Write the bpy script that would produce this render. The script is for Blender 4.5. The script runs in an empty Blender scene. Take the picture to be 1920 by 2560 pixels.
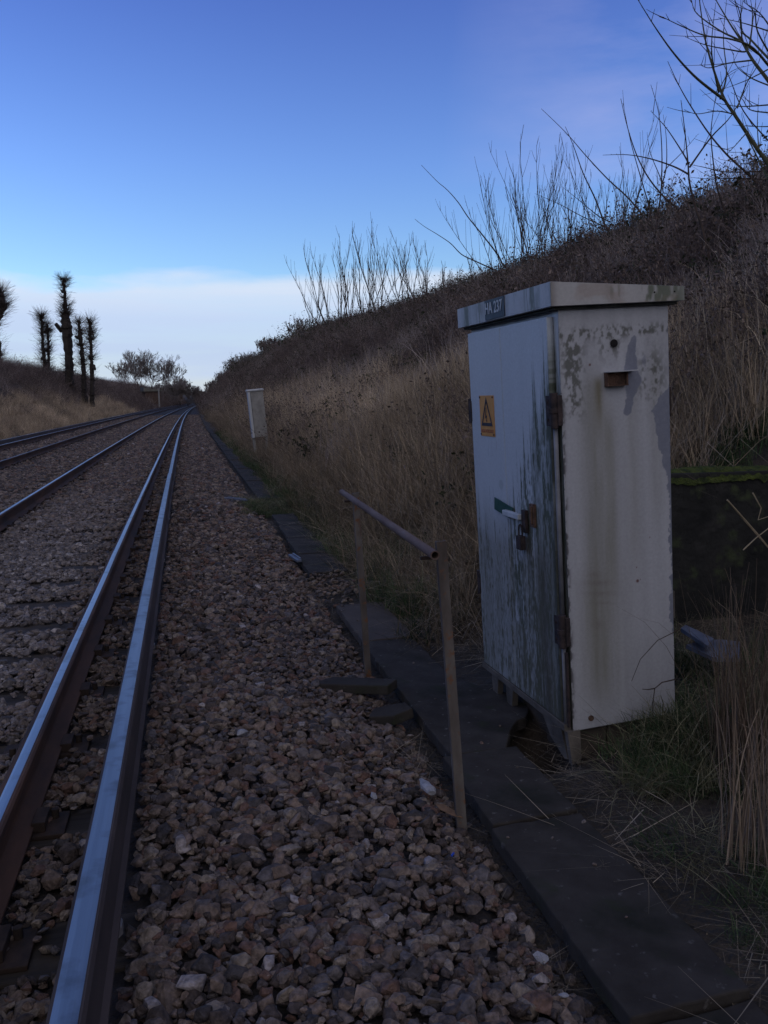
import bpy, math, random
import numpy as np
from mathutils import Vector, Matrix, Euler
rng = np.random.default_rng(7); random.seed(7)
SC = bpy.context.scene; COL = SC.collection

# ------------------------------------------------------------------ camera
YAW, TILT, ROLL, ZC, FPX = .226757, .131180, -.010, 1.48, 2145.
_f = np.array([math.sin(YAW)*math.cos(TILT), math.cos(YAW)*math.cos(TILT), -math.sin(TILT)])
_r = np.array([math.cos(YAW), -math.sin(YAW), 0.]); _u = np.cross(_r, _f)
_r, _u = _r*math.cos(ROLL)+_u*math.sin(ROLL), -_r*math.sin(ROLL)+_u*math.cos(ROLL)
cam = bpy.data.cameras.new('camera'); camo = bpy.data.objects.new('camera', cam); COL.objects.link(camo)
camo.matrix_world = Matrix(((_r[0], _u[0], -_f[0], 0), (_r[1], _u[1], -_f[1], 0), (_r[2], _u[2], -_f[2], ZC), (0, 0, 0, 1)))
cam.sensor_fit = 'VERTICAL'; cam.sensor_height = 24; cam.lens = 24*FPX/2560
cam.clip_start = .05; cam.clip_end = 5000
SC.camera = camo
SC.render.resolution_x, SC.render.resolution_y = 768, 1024

# ------------------------------------------------------------------ world, sun, exposure
SUN_EL, SUN_AZ = math.radians(8), math.radians(115)       # azimuth clockwise from +Y (towards +X)
W = bpy.data.worlds.new("World"); SC.world = W; W.use_nodes = True
nt = W.node_tree; nt.nodes.clear()
def nd(t, typ, **kw):
    n = t.nodes.new(typ)
    for k, v in kw.items(): setattr(n, k, v)
    return n
def mathn(t, op, a, b=None, clamp=False):
    n = nd(t, 'ShaderNodeMath', operation=op, use_clamp=clamp)
    for i, v in enumerate((a, b)):
        if v is None: continue
        if isinstance(v, (int, float)): n.inputs[i].default_value = v
        else: t.links.new(v, n.inputs[i])
    return n.outputs[0]
def mixc(t, fac, a, b, mode='MIX'):
    n = nd(t, 'ShaderNodeMix', data_type='RGBA', blend_type=mode)
    for i, v in ((0, fac), (6, a), (7, b)):
        if isinstance(v, (int, float)): n.inputs[i].default_value = v
        elif isinstance(v, (tuple, list)): n.inputs[i].default_value = tuple(v)+(1,)*(4-len(v))
        else: t.links.new(v, n.inputs[i])
    return n.outputs[2]
def ramp(t, fac, stops, interp='LINEAR'):
    n = nd(t, 'ShaderNodeValToRGB'); cr = n.color_ramp; cr.interpolation = interp
    while len(cr.elements) < len(stops): cr.elements.new(.5)
    for e, (p, c) in zip(cr.elements, stops):
        e.position = p; e.color = (c, c, c, 1) if isinstance(c, (int, float)) else tuple(c)+(1,)
    if fac is not None: t.links.new(fac, n.inputs[0])
    return n.outputs[0]
sky = nd(nt, 'ShaderNodeTexSky', sky_type='NISHITA'); sky.sun_disc = False
sky.sun_elevation = SUN_EL; sky.sun_rotation = SUN_AZ
sky.air_density = 1.0; sky.dust_density = .6; sky.ozone_density = 3.0
tc = nd(nt, 'ShaderNodeTexCoord'); sp = nd(nt, 'ShaderNodeSeparateXYZ'); nt.links.new(tc.outputs['Generated'], sp.inputs[0])
zz = sp.outputs[2]
# high thin sky tint by height above the horizon
tint = ramp(nt, zz, [(0, (1.0, .99, 1.0)), (.09, (.80, .80, .93)), (.15, (.68, .70, .88)), (.25, (.58, .59, .87)), (.40, (.42, .41, .75)), (.5, (.40, .40, .66)), (.8, (.40, .40, .55))])
base = mixc(nt, 1.0, sky.outputs[0], tint, 'MULTIPLY')
# cloud bank low over the line
mp = nd(nt, 'ShaderNodeMapping'); mp.inputs['Scale'].default_value = (1, 1, 4); nt.links.new(tc.outputs['Generated'], mp.inputs[0])
n1 = nd(nt, 'ShaderNodeTexNoise'); n1.inputs['Scale'].default_value = 4.0; n1.inputs['Detail'].default_value = 7; n1.inputs['Roughness'].default_value = .5
nt.links.new(mp.outputs[0], n1.inputs['Vector'])
edge = mathn(nt, 'ADD', mathn(nt, 'MULTIPLY', mathn(nt, 'SUBTRACT', n1.outputs[0], .5), .09), .141)
d = mathn(nt, 'DIVIDE', mathn(nt, 'SUBTRACT', edge, zz), .016, True)
below = ramp(nt, zz, [(0, .95), (.2, 1.0)])
n2 = nd(nt, 'ShaderNodeTexNoise'); n2.inputs['Scale'].default_value = 7.; n2.inputs['Detail'].default_value = 5
mp2 = nd(nt, 'ShaderNodeMapping'); mp2.inputs['Scale'].default_value = (.6, .6, 7); nt.links.new(tc.outputs['Generated'], mp2.inputs[0]); nt.links.new(mp2.outputs[0], n2.inputs['Vector'])
var = ramp(nt, n2.outputs[0], [(.3, .72), (.6, 1.0)])
cm = mathn(nt, 'MULTIPLY', mathn(nt, 'MULTIPLY', d, below), var)
CLOUD = (1.72, 1.98, 2.55)
ccol = ramp(nt, zz, [(0, (.62, .74, .96)), (.05, (.56, .68, .93)), (.09, (.60, .72, .97)), (.125, (.75, .84, 1.0)), (.2, (.75, .84, 1.0))])
ccol = mixc(nt, 1.0, ccol, (2.5, 2.5, 2.5), 'MULTIPLY')
c1 = mixc(nt, mathn(nt, 'MULTIPLY', cm, .96), base, ccol)
# thin mauve wisps high on the right
mp3 = nd(nt, 'ShaderNodeMapping'); mp3.inputs['Scale'].default_value = (1.3, 1.3, 5); mp3.inputs['Rotation'].default_value = (.1, .25, 0)
nt.links.new(tc.outputs['Generated'], mp3.inputs[0])
n3 = nd(nt, 'ShaderNodeTexNoise'); n3.inputs['Scale'].default_value = 2.6; n3.inputs['Detail'].default_value = 8; n3.inputs['Roughness'].default_value = .55
nt.links.new(mp3.outputs[0], n3.inputs['Vector'])
wm = mathn(nt, 'MULTIPLY', ramp(nt, n3.outputs[0], [(.44, 0.), (.75, 1.)]), ramp(nt, sp.outputs[0], [(.28, 0.), (.62, .8)]))
wm = mathn(nt, 'MULTIPLY', wm, ramp(nt, zz, [(.12, 0.), (.2, 1.)]))
c2 = mixc(nt, wm, c1, (1.45, 1.45, 2.25))
# broken grey cloud added in the unseen sky behind the camera, for neutral light
bm_ = mathn(nt, 'MULTIPLY', ramp(nt, mathn(nt, 'MULTIPLY', sp.outputs[1], -1), [(.0, 0.), (.45, .85)]), ramp(nt, n3.outputs[0], [(.35, .5), (.6, 1.)]))
c3 = mixc(nt, bm_, c2, (2.4, 2.27, 2.25))
bg = nd(nt, 'ShaderNodeBackground'); bg.inputs[1].default_value = .15
nt.links.new(c3, bg.inputs[0]); wo = nd(nt, 'ShaderNodeOutputWorld'); nt.links.new(bg.outputs[0], wo.inputs[0])

sl = bpy.data.lights.new('sun', 'SUN'); sl.energy = 2.0; sl.angle = math.radians(.5); sl.color = (1, .86, .70)
so = bpy.data.objects.new('sun', sl); COL.objects.link(so)
sd = Vector((math.sin(SUN_AZ)*math.cos(SUN_EL), math.cos(SUN_AZ)*math.cos(SUN_EL), math.sin(SUN_EL)))
so.rotation_euler = sd.to_track_quat('Z', 'Y').to_euler(); so.location = (60, 0, 60)
SC.view_settings.view_transform = 'Standard'; SC.view_settings.look = 'None'
SC.view_settings.exposure = 1.33; SC.view_settings.gamma = 1.0

# ------------------------------------------------------------------ helpers
def off(Y):                                   # the line bends away to the right
    Y = np.asarray(Y, float); a = 8.5e-5
    return np.where(Y < 5, 0, np.where(Y < 150, a*(Y-5)**2, a*145**2+2*a*145*(Y-150)))
def foff(Y): return float(off(Y))
def _h(ix, iy, s):
    n = (ix.astype(np.int64)*374761393+iy.astype(np.int64)*668265263+s*982451653) & 0xffffffff
    n = ((n ^ (n >> 13))*1274126177) & 0xffffffff
    return ((n ^ (n >> 16)) & 0xffff)/65535.
def vn(x, y, s=0):
    x = np.asarray(x, float); y = np.asarray(y, float); x, y = np.broadcast_arrays(x, y)
    ix = np.floor(x); iy = np.floor(y); fx = x-ix; fy = y-iy; fx = fx*fx*(3-2*fx); fy = fy*fy*(3-2*fy)
    return (_h(ix, iy, s)*(1-fx)+_h(ix+1, iy, s)*fx)*(1-fy)+(_h(ix, iy+1, s)*(1-fx)+_h(ix+1, iy+1, s)*fx)*fy
def fbm(x, y, s=0, o=4):
    return sum(vn(np.asarray(x)*2**i, np.asarray(y)*2**i, s+i)*.5**i for i in range(o))/sum(.5**i for i in range(o))
def sst(a, b, x):
    t = np.clip((x-a)/(b-a), 0, 1); return t*t*(3-2*t)

def terr(u, Y, noise=True):
    u = np.asarray(u, float); Y = np.asarray(Y, float)
    r = .57*(u-1.8)*(1+.5*sst(-1, -4, Y)*(u < 10.4)); r = np.where(u > 10.4, 4.9+.28*np.minimum(u-10.4, 92), r); r = np.maximum(r, -.04+.04*sst(1.3, 1.8, u))  # unseen hill past the crest raised to block the sun; bank steepened behind camera
    r = r+sst(5, 9, u)*(1.0*sst(18, 75, Y)+1.6*sst(100, 260, Y))
    l = .72*(-u-7.25); l = np.where(u < -12.8, 4.0+.004*np.minimum(-u-12.8, 80), l); l = np.maximum(l, -.06)
    z = np.where(u > -3, r, l)
    z = np.maximum(z, np.clip((Y-425)*.09, -1, 7))
    cut = -.04+.05*np.clip(u-1.6, 0, 5)+1.2*np.clip(u-6.8, 0, 30)
    wcut = (1-sst(4.86, 4.98, Y))*sst(1.7, 2.0, u)*sst(-2.2, -.6, Y)  # bank returns behind the camera, added to keep sky light off the cabinet
    z = z*(1-wcut)+np.minimum(z, cut)*wcut
    sh = sst(2.3, 2.6, u)*(1-sst(5.2, 6.4, Y))*sst(4.86, 4.98, Y)
    z = z*(1-sh)+np.maximum(z, .93)*sh
    z = z+.10*np.exp(-((u-2.0)/.28)**2-((Y-3.02)/.20)**2)+.07*np.exp(-((u-2.5)/.4)**2-((Y-3.0)/.7)**2)
    hole = np.exp(-((u-1.46)/.13)**2-((Y-3.42)/.20)**2); z = z-.26*hole
    if noise:
        k = sst(1.9, 4, u)+sst(-7.6, -9, -(-u))*(u < -7) if False else np.where(u > 0, sst(1.8, 4, u), sst(7.4, 9, -u))
        k = k*(1-wcut)
        z = z+k*((fbm(u*.35, Y*.35, 3)-.5)*.7+(fbm(u*1.7, Y*1.7, 9)-.5)*.25)+(fbm(u*4, Y*4, 5)-.5)*.03*(u > 1.4)
    return z
BU = [-8, -7.3, -6.9, -6.4, -5.8, -5., -4., -3.6, -3., -2.3, -2., -1.4, -.9, -.6, -.3, 0, .3, .6, .85, .97, 1.2]
BZ = [-.3, -.14, -.04, .0, .03, .02, .02, .0, -.01, .02, .025, .03, .03, .02, .04, .07, .06, .02, -.035, -.10, -.16]
def zb(u, Y):
    Y = np.asarray(Y, float)
    return np.interp(u, BU, BZ)+(fbm(np.asarray(u)*1.3, Y*1.3, 21)-.5)*.06+.04*sst(4.5, 7, Y)*sst(.5, .9, u)

def at(px, py, x=None, y=None, z=None):
    d = (px-960)/FPX*_r-(py-1280)/FPX*_u+_f
    t = x/d[0] if x is not None else y/d[1] if y is not None else (z-ZC)/d[2]
    return Vector((0, 0, ZC))+Vector(d)*t
def hit(px, py, tmin=2, tmax=500, dz=0):
    d = (px-960)/FPX*_r-(py-1280)/FPX*_u+_f
    t = np.geomspace(tmin, tmax, 3000); X = d[0]*t; Y = d[1]*t; Z = ZC+d[2]*t
    b = np.where(Z < terr(X-off(Y), Y)+dz)[0]
    t0 = t[b[0]] if len(b) else tmax
    return Vector((0, 0, ZC))+Vector(d)*float(t0)
def gz(X, Y): return float(terr(X-foff(Y), Y))

def tag(o, label=None, cat=None, group=None, kind=None):
    if label: o['label'] = label
    if cat: o['category'] = cat
    if group: o['group'] = group
    if kind: o['kind'] = kind
    return o
def empty(name, loc=(0, 0, 0), rot=(0, 0, 0), **kw):
    o = bpy.data.objects.new(name, None); o.empty_display_size = .2; COL.objects.link(o)
    o.location = loc; o.rotation_euler = rot; return tag(o, **kw)
class MB:
    def __init__(s): s.v = []; s.f = []; s.mi = []; s.m = 0
    def add(s, vs, fs):
        b = len(s.v); s.v += [tuple(v) for v in vs]; s.f += [tuple(b+i for i in f) for f in fs]; s.mi += [s.m]*len(fs); return s
    def box(s, a, b, M=None):
        x0, y0, z0 = a; x1, y1, z1 = b
        vs = [Vector(p) for p in ((x0, y0, z0), (x1, y0, z0), (x1, y1, z0), (x0, y1, z0), (x0, y0, z1), (x1, y0, z1), (x1, y1, z1), (x0, y1, z1))]
        if M is not None: vs = [M @ v for v in vs]
        return s.add(vs, [(0, 3, 2, 1), (4, 5, 6, 7), (0, 1, 5, 4), (1, 2, 6, 5), (2, 3, 7, 6), (3, 0, 4, 7)])
    def tube(s, pts, rad, n=6, cap=True):
        pts = [Vector(p) for p in pts]; N = len(pts)
        if not hasattr(rad, '__len__'): rad = [rad]*N
        vs = []; fs = []; ref = None
        for i, p in enumerate(pts):
            t = (pts[min(i+1, N-1)]-pts[max(i-1, 0)]).normalized()
            if ref is None: ref = t.orthogonal().normalized()
            ref = (ref-t*ref.dot(t)).normalized(); b = t.cross(ref)
            for k in range(n):
                a = 2*math.pi*k/n; vs.append(p+(ref*math.cos(a)+b*math.sin(a))*rad[i])
        for i in range(N-1):
            for k in range(n):
                fs.append((i*n+k, i*n+(k+1) % n, (i+1)*n+(k+1) % n, (i+1)*n+k))
        if cap: fs.append(tuple(range(n))[::-1]); fs.append(tuple((N-1)*n+k for k in range(n)))
        return s.add(vs, fs)
    def prism(s, poly, M, h):                # poly in local xy, extruded along local z by h
        n = len(poly)
        vs = [M @ Vector((x, y, 0)) for x, y in poly]+[M @ Vector((x, y, h)) for x, y in poly]
        return s.add(vs, [tuple(range(n))[::-1], tuple(range(n, 2*n))]+[(i, (i+1) % n, n+(i+1) % n, n+i) for i in range(n)])
    def build(s, name, mats, parent=None, smooth=False, bevel=0, **kw):
        me = bpy.data.meshes.new(name); me.from_pydata(s.v, [], s.f)
        for m in (mats if isinstance(mats, (list, tuple)) else [mats]): me.materials.append(m)
        me.polygons.foreach_set('material_index', s.mi)
        if smooth: me.polygons.foreach_set('use_smooth', [True]*len(me.polygons))
        me.update(); o = bpy.data.objects.new(name, me); COL.objects.link(o)
        if parent is not None: o.parent = parent
        if bevel:
            b = o.modifiers.new('bevel', 'BEVEL'); b.width = bevel; b.segments = 2; b.limit_method = 'ANGLE'
        return tag(o, **kw)
def npmesh(name, V, F, mats, link=True, parent=None, col=None, smooth=False, **kw):
    V = np.asarray(V, np.float32); F = np.asarray(F, np.int32); k = F.shape[1]
    me = bpy.data.meshes.new(name); me.vertices.add(len(V)); me.vertices.foreach_set('co', V.ravel())
    me.loops.add(F.size); me.loops.foreach_set('vertex_index', F.ravel())
    me.polygons.add(len(F)); me.polygons.foreach_set('loop_start', np.arange(0, F.size, k, dtype=np.int32))
    if smooth: me.polygons.foreach_set('use_smooth', np.ones(len(F), bool))
    for m in (mats if isinstance(mats, (list, tuple)) else [mats]): me.materials.append(m)
    me.update(calc_edges=True)
    if col is not None:
        a = me.color_attributes.new('col', 'FLOAT_COLOR', 'POINT')
        c = np.ones((len(V), 4), np.float32); c[:, :col.shape[1]] = col; a.data.foreach_set('color', c.ravel())
    o = bpy.data.objects.new(name, me)
    if link: COL.objects.link(o)
    if parent is not None: o.parent = parent
    return tag(o, **kw)
def gridF(nu, nv):
    i = np.arange(nu-1)[:, None]*nv+np.arange(nv-1)[None, :]
    return np.stack([i, i+nv, i+nv+1, i+1], -1).reshape(-1, 4)

# ------------------------------------------------------------------ materials
def mat(name, ca, cb, scale=8, rough=.85, bump=.3, bscale=None, metal=0, detail=6, lo=.35, hi=.65, bdist=.01, spec=.3, stretch=(1, 1, 1), third=None):
    m = bpy.data.materials.new(name); m.use_nodes = True; t = m.node_tree; b = t.nodes['Principled BSDF']
    co = nd(t, 'ShaderNodeTexCoord'); mpn = nd(t, 'ShaderNodeMapping'); mpn.inputs['Scale'].default_value = stretch; t.links.new(co.outputs['Object'], mpn.inputs[0])
    n = nd(t, 'ShaderNodeTexNoise'); n.inputs['Scale'].default_value = scale; n.inputs['Detail'].default_value = detail; n.inputs['Roughness'].default_value = .6
    t.links.new(mpn.outputs[0], n.inputs['Vector'])
    st = [(lo, ca), (hi, cb)]
    if third: st.append((min(hi+.12, 1), third))
    c = ramp(t, n.outputs[0], st)
    t.links.new(c, b.inputs['Base Color']); b.inputs['Roughness'].default_value = rough; b.inputs['Metallic'].default_value = metal
    b.inputs['Specular IOR Level'].default_value = spec
    if bump:
        n_ = nd(t, 'ShaderNodeTexNoise'); n_.inputs['Scale'].default_value = bscale or scale*6; n_.inputs['Detail'].default_value = 5
        t.links.new(mpn.outputs[0], n_.inputs['Vector'])
        bp = nd(t, 'ShaderNodeBump'); bp.inputs['Strength'].default_value = bump; bp.inputs['Distance'].default_value = bdist
        t.links.new(n_.outputs[0], bp.inputs['Height']); t.links.new(bp.outputs[0], b.inputs['Normal'])
    return m
SPOT = {}
def spots(m, col, scale, lo, hi):
    t = m.node_tree; b = t.nodes['Principled BSDF']; src_ = b.inputs['Base Color'].links[0].from_socket
    co = nd(t, 'ShaderNodeTexCoord'); n = nd(t, 'ShaderNodeTexNoise'); n.inputs['Scale'].default_value = scale; n.inputs['Detail'].default_value = 4; t.links.new(co.outputs['Object'], n.inputs['Vector'])
    t.links.new(mixc(t, ramp(t, n.outputs[0], [(lo, 0.), (hi, 1.)]), src_, col), b.inputs['Base Color'])
def attrmat(name, mul=(1, 1, 1), rough=.8, rnd=.35, noise=0., bump=0., bscale=60, transl=0., spec=.2):
    """base colour = 'col' vertex colour, varied per instance"""
    m = bpy.data.materials.new(name); m.use_nodes = True; t = m.node_tree; b = t.nodes['Principled BSDF']
    a = nd(t, 'ShaderNodeAttribute', attribute_name='col')
    c = mixc(t, 1., a.outputs['Color'], mul, 'MULTIPLY')
    if rnd:
        oi = nd(t, 'ShaderNodeObjectInfo'); r = ramp(t, oi.outputs['Random'], [(0, 1-rnd), (1, 1+rnd)]); c = mixc(t, 1., c, r, 'MULTIPLY')
    if noise:
        co = nd(t, 'ShaderNodeTexCoord'); n = nd(t, 'ShaderNodeTexNoise'); n.inputs['Scale'].default_value = 90; n.inputs['Detail'].default_value = 4
        t.links.new(co.outputs['Object'], n.inputs['Vector']); c = mixc(t, 1., c, ramp(t, n.outputs[0], [(.3, 1-noise), (.7, 1+noise)]), 'MULTIPLY')
    if rnd:
        ia = nd(t, 'ShaderNodeAttribute', attribute_name='tone', attribute_type='INSTANCER'); v_ = mathn(t, 'ADD', ia.outputs['Fac'], 1.0); vc = nd(t, 'ShaderNodeCombineColor'); [t.links.new(v_, vc.inputs[i]) for i in range(3)]; c = mixc(t, 1., c, vc.outputs[0], 'MULTIPLY')
    t.links.new(c, b.inputs['Base Color']); b.inputs['Roughness'].default_value = rough; b.inputs['Specular IOR Level'].default_value = spec
    if bump:
        co = nd(t, 'ShaderNodeTexCoord'); n_ = nd(t, 'ShaderNodeTexNoise'); n_.inputs['Scale'].default_value = bscale; t.links.new(co.outputs['Object'], n_.inputs['Vector'])
        bp = nd(t, 'ShaderNodeBump'); bp.inputs['Strength'].default_value = bump; bp.inputs['Distance'].default_value = .004
        t.links.new(n_.outputs[0], bp.inputs['Height']); t.links.new(bp.outputs[0], b.inputs['Normal'])
    return m
M = {}
M['soil'] = mat('soil', (.028, .023, .018), (.07, .055, .042), 3, .95, .8, 30, bdist=.05, third=(.04, .045, .02))
M['bed'] = mat('bed', (.02, .017, .016), (.05, .042, .04), 12, .95, .8, 40, bdist=.03)
M['rust'] = mat('rail_rust', (.035, .022, .016), (.10, .05, .028), 5, .8, .5, 60, bdist=.003, stretch=(1, .3, 1), third=(.15, .07, .035))
M['cond_rust'] = mat('conductor_rust', (.045, .034, .031), (.085, .062, .054), 5, .85, .4, 60, bdist=.003, stretch=(1, .3, 1))
M['steel'] = mat('polished_steel', (.36, .35, .35), (.60, .58, .57), 14, .40, .08, 80, metal=1, stretch=(1, .02, 1), lo=.3, hi=.7, bdist=.001)
M['csteel'] = mat('conductor_steel', (.24, .235, .24), (.46, .44, .43), 12, .46, .2, 120, metal=1, stretch=(1, .03, 1), lo=.3, hi=.7, bdist=.001)
M['dull'] = mat('dull_steel', (.10, .085, .08), (.24, .22, .21), 20, .45, .1, 80, metal=.8, stretch=(1, .03, 1), bdist=.001)
M['timber'] = mat('sleeper_timber', (.022, .018, .015), (.06, .048, .038), 6, .9, .8, 14, stretch=(.25, 3, 3), bdist=.008)
M['iron'] = mat('cast_iron', (.025, .018, .015), (.06, .038, .028), 14, .85, .4, bdist=.004)
M['porc'] = mat('insulator', (.10, .09, .085), (.2, .18, .17), 14, .5, .1)
M['slab'] = mat('slab_concrete', (.032, .027, .024), (.056, .049, .044), 5, .95, .6, 70, bdist=.004, third=(.058, .055, .055), spec=.15)
M['slab_brown'] = mat('slab_brown', (.055, .043, .036), (.08, .063, .052), 5, .9, .5, 70, bdist=.004)
M['post'] = mat('handrail_rust', (.07, .055, .047), (.15, .13, .115), 9, .8, .4, 50, bdist=.003, third=(.10, .06, .04), stretch=(1, 1, .35))
M['pipe'] = mat('pipe_rust', (.10, .058, .044), (.15, .105, .09), 12, .8, .3, 70, bdist=.002, third=(.14, .13, .13), stretch=(1, .3, 1))
M['dark'] = mat('dark_void', (.01, .009, .009), (.018, .015, .014), 10, .95, .3)
M['wall'] = mat('retaining_concrete', (.012, .012, .012), (.03, .029, .027), 3, .95, .8, 20, bdist=.02, third=(.05, .048, .045))
M['moss'] = mat('moss', (.022, .032, .010), (.080, .10, .020), 14, .95, .9, 90, bdist=.02)
M['paint'] = mat('grey_paint', (.34, .345, .36), (.46, .46, .47), 7, .6, .15, 120, bdist=.002, stretch=(1, 1, .3))
M['gap'] = mat('recess_grime', (.02, .022, .02), (.06, .06, .055), 12, .9, .4)
M['hinge'] = mat('hinge_rust', (.02, .017, .018), (.06, .042, .04), 30, .85, .8, bdist=.004)
M['rustflake'] = mat('flaky_rust', (.06, .035, .025), (.14, .08, .055), 25, .85, .6)
M['conc'] = mat('pale_concrete', (.075, .065, .055), (.15, .13, .11), 8, .9, .5, 60, bdist=.005)
M['brick'] = mat('plinth_brick', (.04, .032, .026), (.085, .068, .054), 8, .9, .5, 60, bdist=.005)
M['sign'] = mat('amber_sign', (.46, .21, .055), (.58, .28, .08), 15, .5, .05, lo=.3, hi=.7)
M['signblack'] = mat('sign_black', (.015, .017, .03), (.03, .03, .045), 10, .5, 0)
M['signred'] = mat('sign_faded_red', (.30, .10, .05), (.36, .14, .08), 10, .6, 0)
M['plate'] = mat('number_plate_blue', (.018, .028, .045), (.04, .055, .08), 12, .5, .1)
M['rod'] = mat('grimy_paint', (.13, .13, .14), (.22, .22, .24), 9, .6, .2)
M['white'] = mat('worn_white', (.36, .38, .40), (.5, .52, .54), 12, .6, .1)
M['green'] = mat('tag_green', (.015, .06, .05), (.03, .085, .07), 12, .5, .05)
M['concpost'] = mat('grey_concrete_post', (.19, .18, .17), (.28, .27, .255), 6, .9, .3, 50, bdist=.005)
M['bark'] = mat('bark', (.022, .018, .016), (.05, .04, .034), 8, .95, .6, 20, bdist=.03)
M['barkg'] = mat('green_bark', (.05, .055, .03), (.09, .085, .05), 8, .9, .4, 40, bdist=.005)
M['twig'] = mat('twig', (.035, .026, .022), (.075, .052, .042), 8, .9, 0)
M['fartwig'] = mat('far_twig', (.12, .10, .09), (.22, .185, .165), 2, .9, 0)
M['bluemetal'] = mat('galvanised', (.09, .10, .13), (.17, .18, .22), 8, .5, .1, metal=.2)
M['stonewhite'] = mat('pale_stone', (.20, .195, .21), (.42, .41, .43), 30, .8, .4)
M['leafbrown'] = mat('dead_leaf', (.12, .07, .04), (.2, .12, .07), 30, .8, .3)
M['straw'] = mat('straw', (.20, .15, .09), (.36, .29, .19), 20, .8, 0)
M['brickred'] = mat('hut_brick', (.06, .04, .035), (.10, .065, .05), 3, .9, .3)
M['roof'] = mat('hut_roof', (.10, .095, .08), (.15, .14, .12), 2, .9, .2)
M['grass'] = attrmat('dry_grass', rnd=.5, rough=.85)
M['bramble'] = attrmat('bramble', rnd=.4, rough=.9)
M['panel'] = attrmat('weathered_paint', rnd=0, rough=.55, noise=.06, bump=.15, bscale=220, spec=.35)

spots(M['csteel'], (.20, .18, .17), 9, .5, .72); spots(M['steel'], (.30, .26, .23), 7, .55, .75)
spots(M['slab'], (.11, .10, .095), 24, .64, .72); spots(M['slab'], (.016, .017, .012), 3.2, .5, .7); spots(M['slab'], (.035, .04, .022), 6.5, .6, .75)
spots(M['wall'], (.05, .06, .03), 7, .58, .72); spots(M['wall'], (.075, .07, .065), 2.3, .6, .75); spots(M['post'], (.16, .075, .04), 30, .58, .7); spots(M['timber'], (.075, .06, .05), 11, .55, .7)
# ------------------------------------------------------------------ ground sheet and ballast bed
us = np.concatenate([[-900, -300, -120, -60, -35, -22], np.arange(-17, -7, .5), np.linspace(-7, 1.2, 9), np.arange(1.3, 2.4, .08), np.arange(2.4, 7, .25), np.arange(7, 13, .5), [15, 20, 30, 50, 80, 100, 103, 130, 300, 900]])
ys = np.concatenate([[-400, -150, -60, -30, -15, -8, -4, -1], np.arange(0, 2.8, .3), np.arange(2.8, 6, .09), np.arange(6, 14, .3), np.arange(14, 60, 1.), np.arange(60, 200, 3.), np.geomspace(200, 2500, 40)])
U, Yg = np.meshgrid(us, ys, indexing='ij')
Z = terr(U, Yg); Z = np.where((U > -7.05) & (U < 1.), -.25, Z)
npmesh('ground', np.stack([U+off(Yg), Yg, Z], -1).reshape(-1, 3), gridF(len(us), len(ys)), M['soil'], smooth=True,
       label='dark soil of the cutting floor and both banks', kind='structure')
us2 = np.array(sorted(set(BU+list(np.arange(-7, 1.1, .12))))); us2 = us2[(us2 >= -7.3) & (us2 <= .975)]
ys2 = np.concatenate([np.arange(-4, 20, .12), np.arange(20, 60, .5), np.geomspace(60, 432, 80)])
U, Yg = np.meshgrid(us2, ys2, indexing='ij')
npmesh('ballast_bed', np.stack([U+off(Yg), Yg, zb(U, Yg)-.03*(1-sst(20, 40, Yg))], -1).reshape(-1, 3), gridF(len(us2), len(ys2)), M['bed'], smooth=True,
       label='dark trackbed under the loose stones', kind='structure')

# ------------------------------------------------------------------ scatter tool
SRC = {}
def scatter(name, srcs, P, R, S, I, extra=None, **kw):
    c = bpy.data.collections.new(name+'_sources')
    for i, s in enumerate(srcs):
        s.name = '%s_src_%02d' % (name, i); c.objects.link(s)
    me = bpy.data.meshes.new(name); n = len(P); me.vertices.add(n); me.vertices.foreach_set('co', np.asarray(P, np.float32).ravel())
    a = me.attributes.new('rot', 'FLOAT_VECTOR', 'POINT'); a.data.foreach_set('vector', np.asarray(R, np.float32).ravel())
    S = np.asarray(S, np.float32); S = np.repeat(S[:, None], 3, 1) if S.ndim == 1 else S
    a = me.attributes.new('scl', 'FLOAT_VECTOR', 'POINT'); a.data.foreach_set('vector', S.ravel())
    a = me.attributes.new('idx', 'INT', 'POINT'); a.data.foreach_set('value', np.asarray(I, np.int32))
    if extra is not None:
        a = me.attributes.new('tone', 'FLOAT', 'POINT'); a.data.foreach_set('value', np.asarray(extra, np.float32))
    o = bpy.data.objects.new(name, me); COL.objects.link(o); tag(o, **kw); o['kind'] = 'stuff'
    g = bpy.data.node_groups.new(name, 'GeometryNodeTree')
    g.interface.new_socket('Geometry', in_out='INPUT', socket_type='NodeSocketGeometry'); g.interface.new_socket('Geometry', in_out='OUTPUT', socket_type='NodeSocketGeometry')
    gi = g.nodes.new('NodeGroupInput'); go = g.nodes.new('NodeGroupOutput'); ip = g.nodes.new('GeometryNodeInstanceOnPoints'); ci = g.nodes.new('GeometryNodeCollectionInfo')
    ci.inputs['Collection'].default_value = c; ci.inputs['Separate Children'].default_value = True; ci.inputs['Reset Children'].default_value = True
    def na(nm, ty):
        x = g.nodes.new('GeometryNodeInputNamedAttribute'); x.data_type = ty; x.inputs[0].default_value = nm; return x.outputs[0]
    e2r = g.nodes.new('FunctionNodeEulerToRotation'); L = g.links.new
    L(gi.outputs[0], ip.inputs['Points']); L(ci.outputs[0], ip.inputs['Instance']); ip.inputs['Pick Instance'].default_value = True
    L(na('idx', 'INT'), ip.inputs['Instance Index']); L(na('rot', 'FLOAT_VECTOR'), e2r.inputs[0]); L(e2r.outputs[0], ip.inputs['Rotation'])
    L(na('scl', 'FLOAT_VECTOR'), ip.inputs['Scale']); L(ip.outputs[0], go.inputs[0])
    md = o.modifiers.new('scatter', 'NODES'); md.node_group = g
    return o
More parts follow.
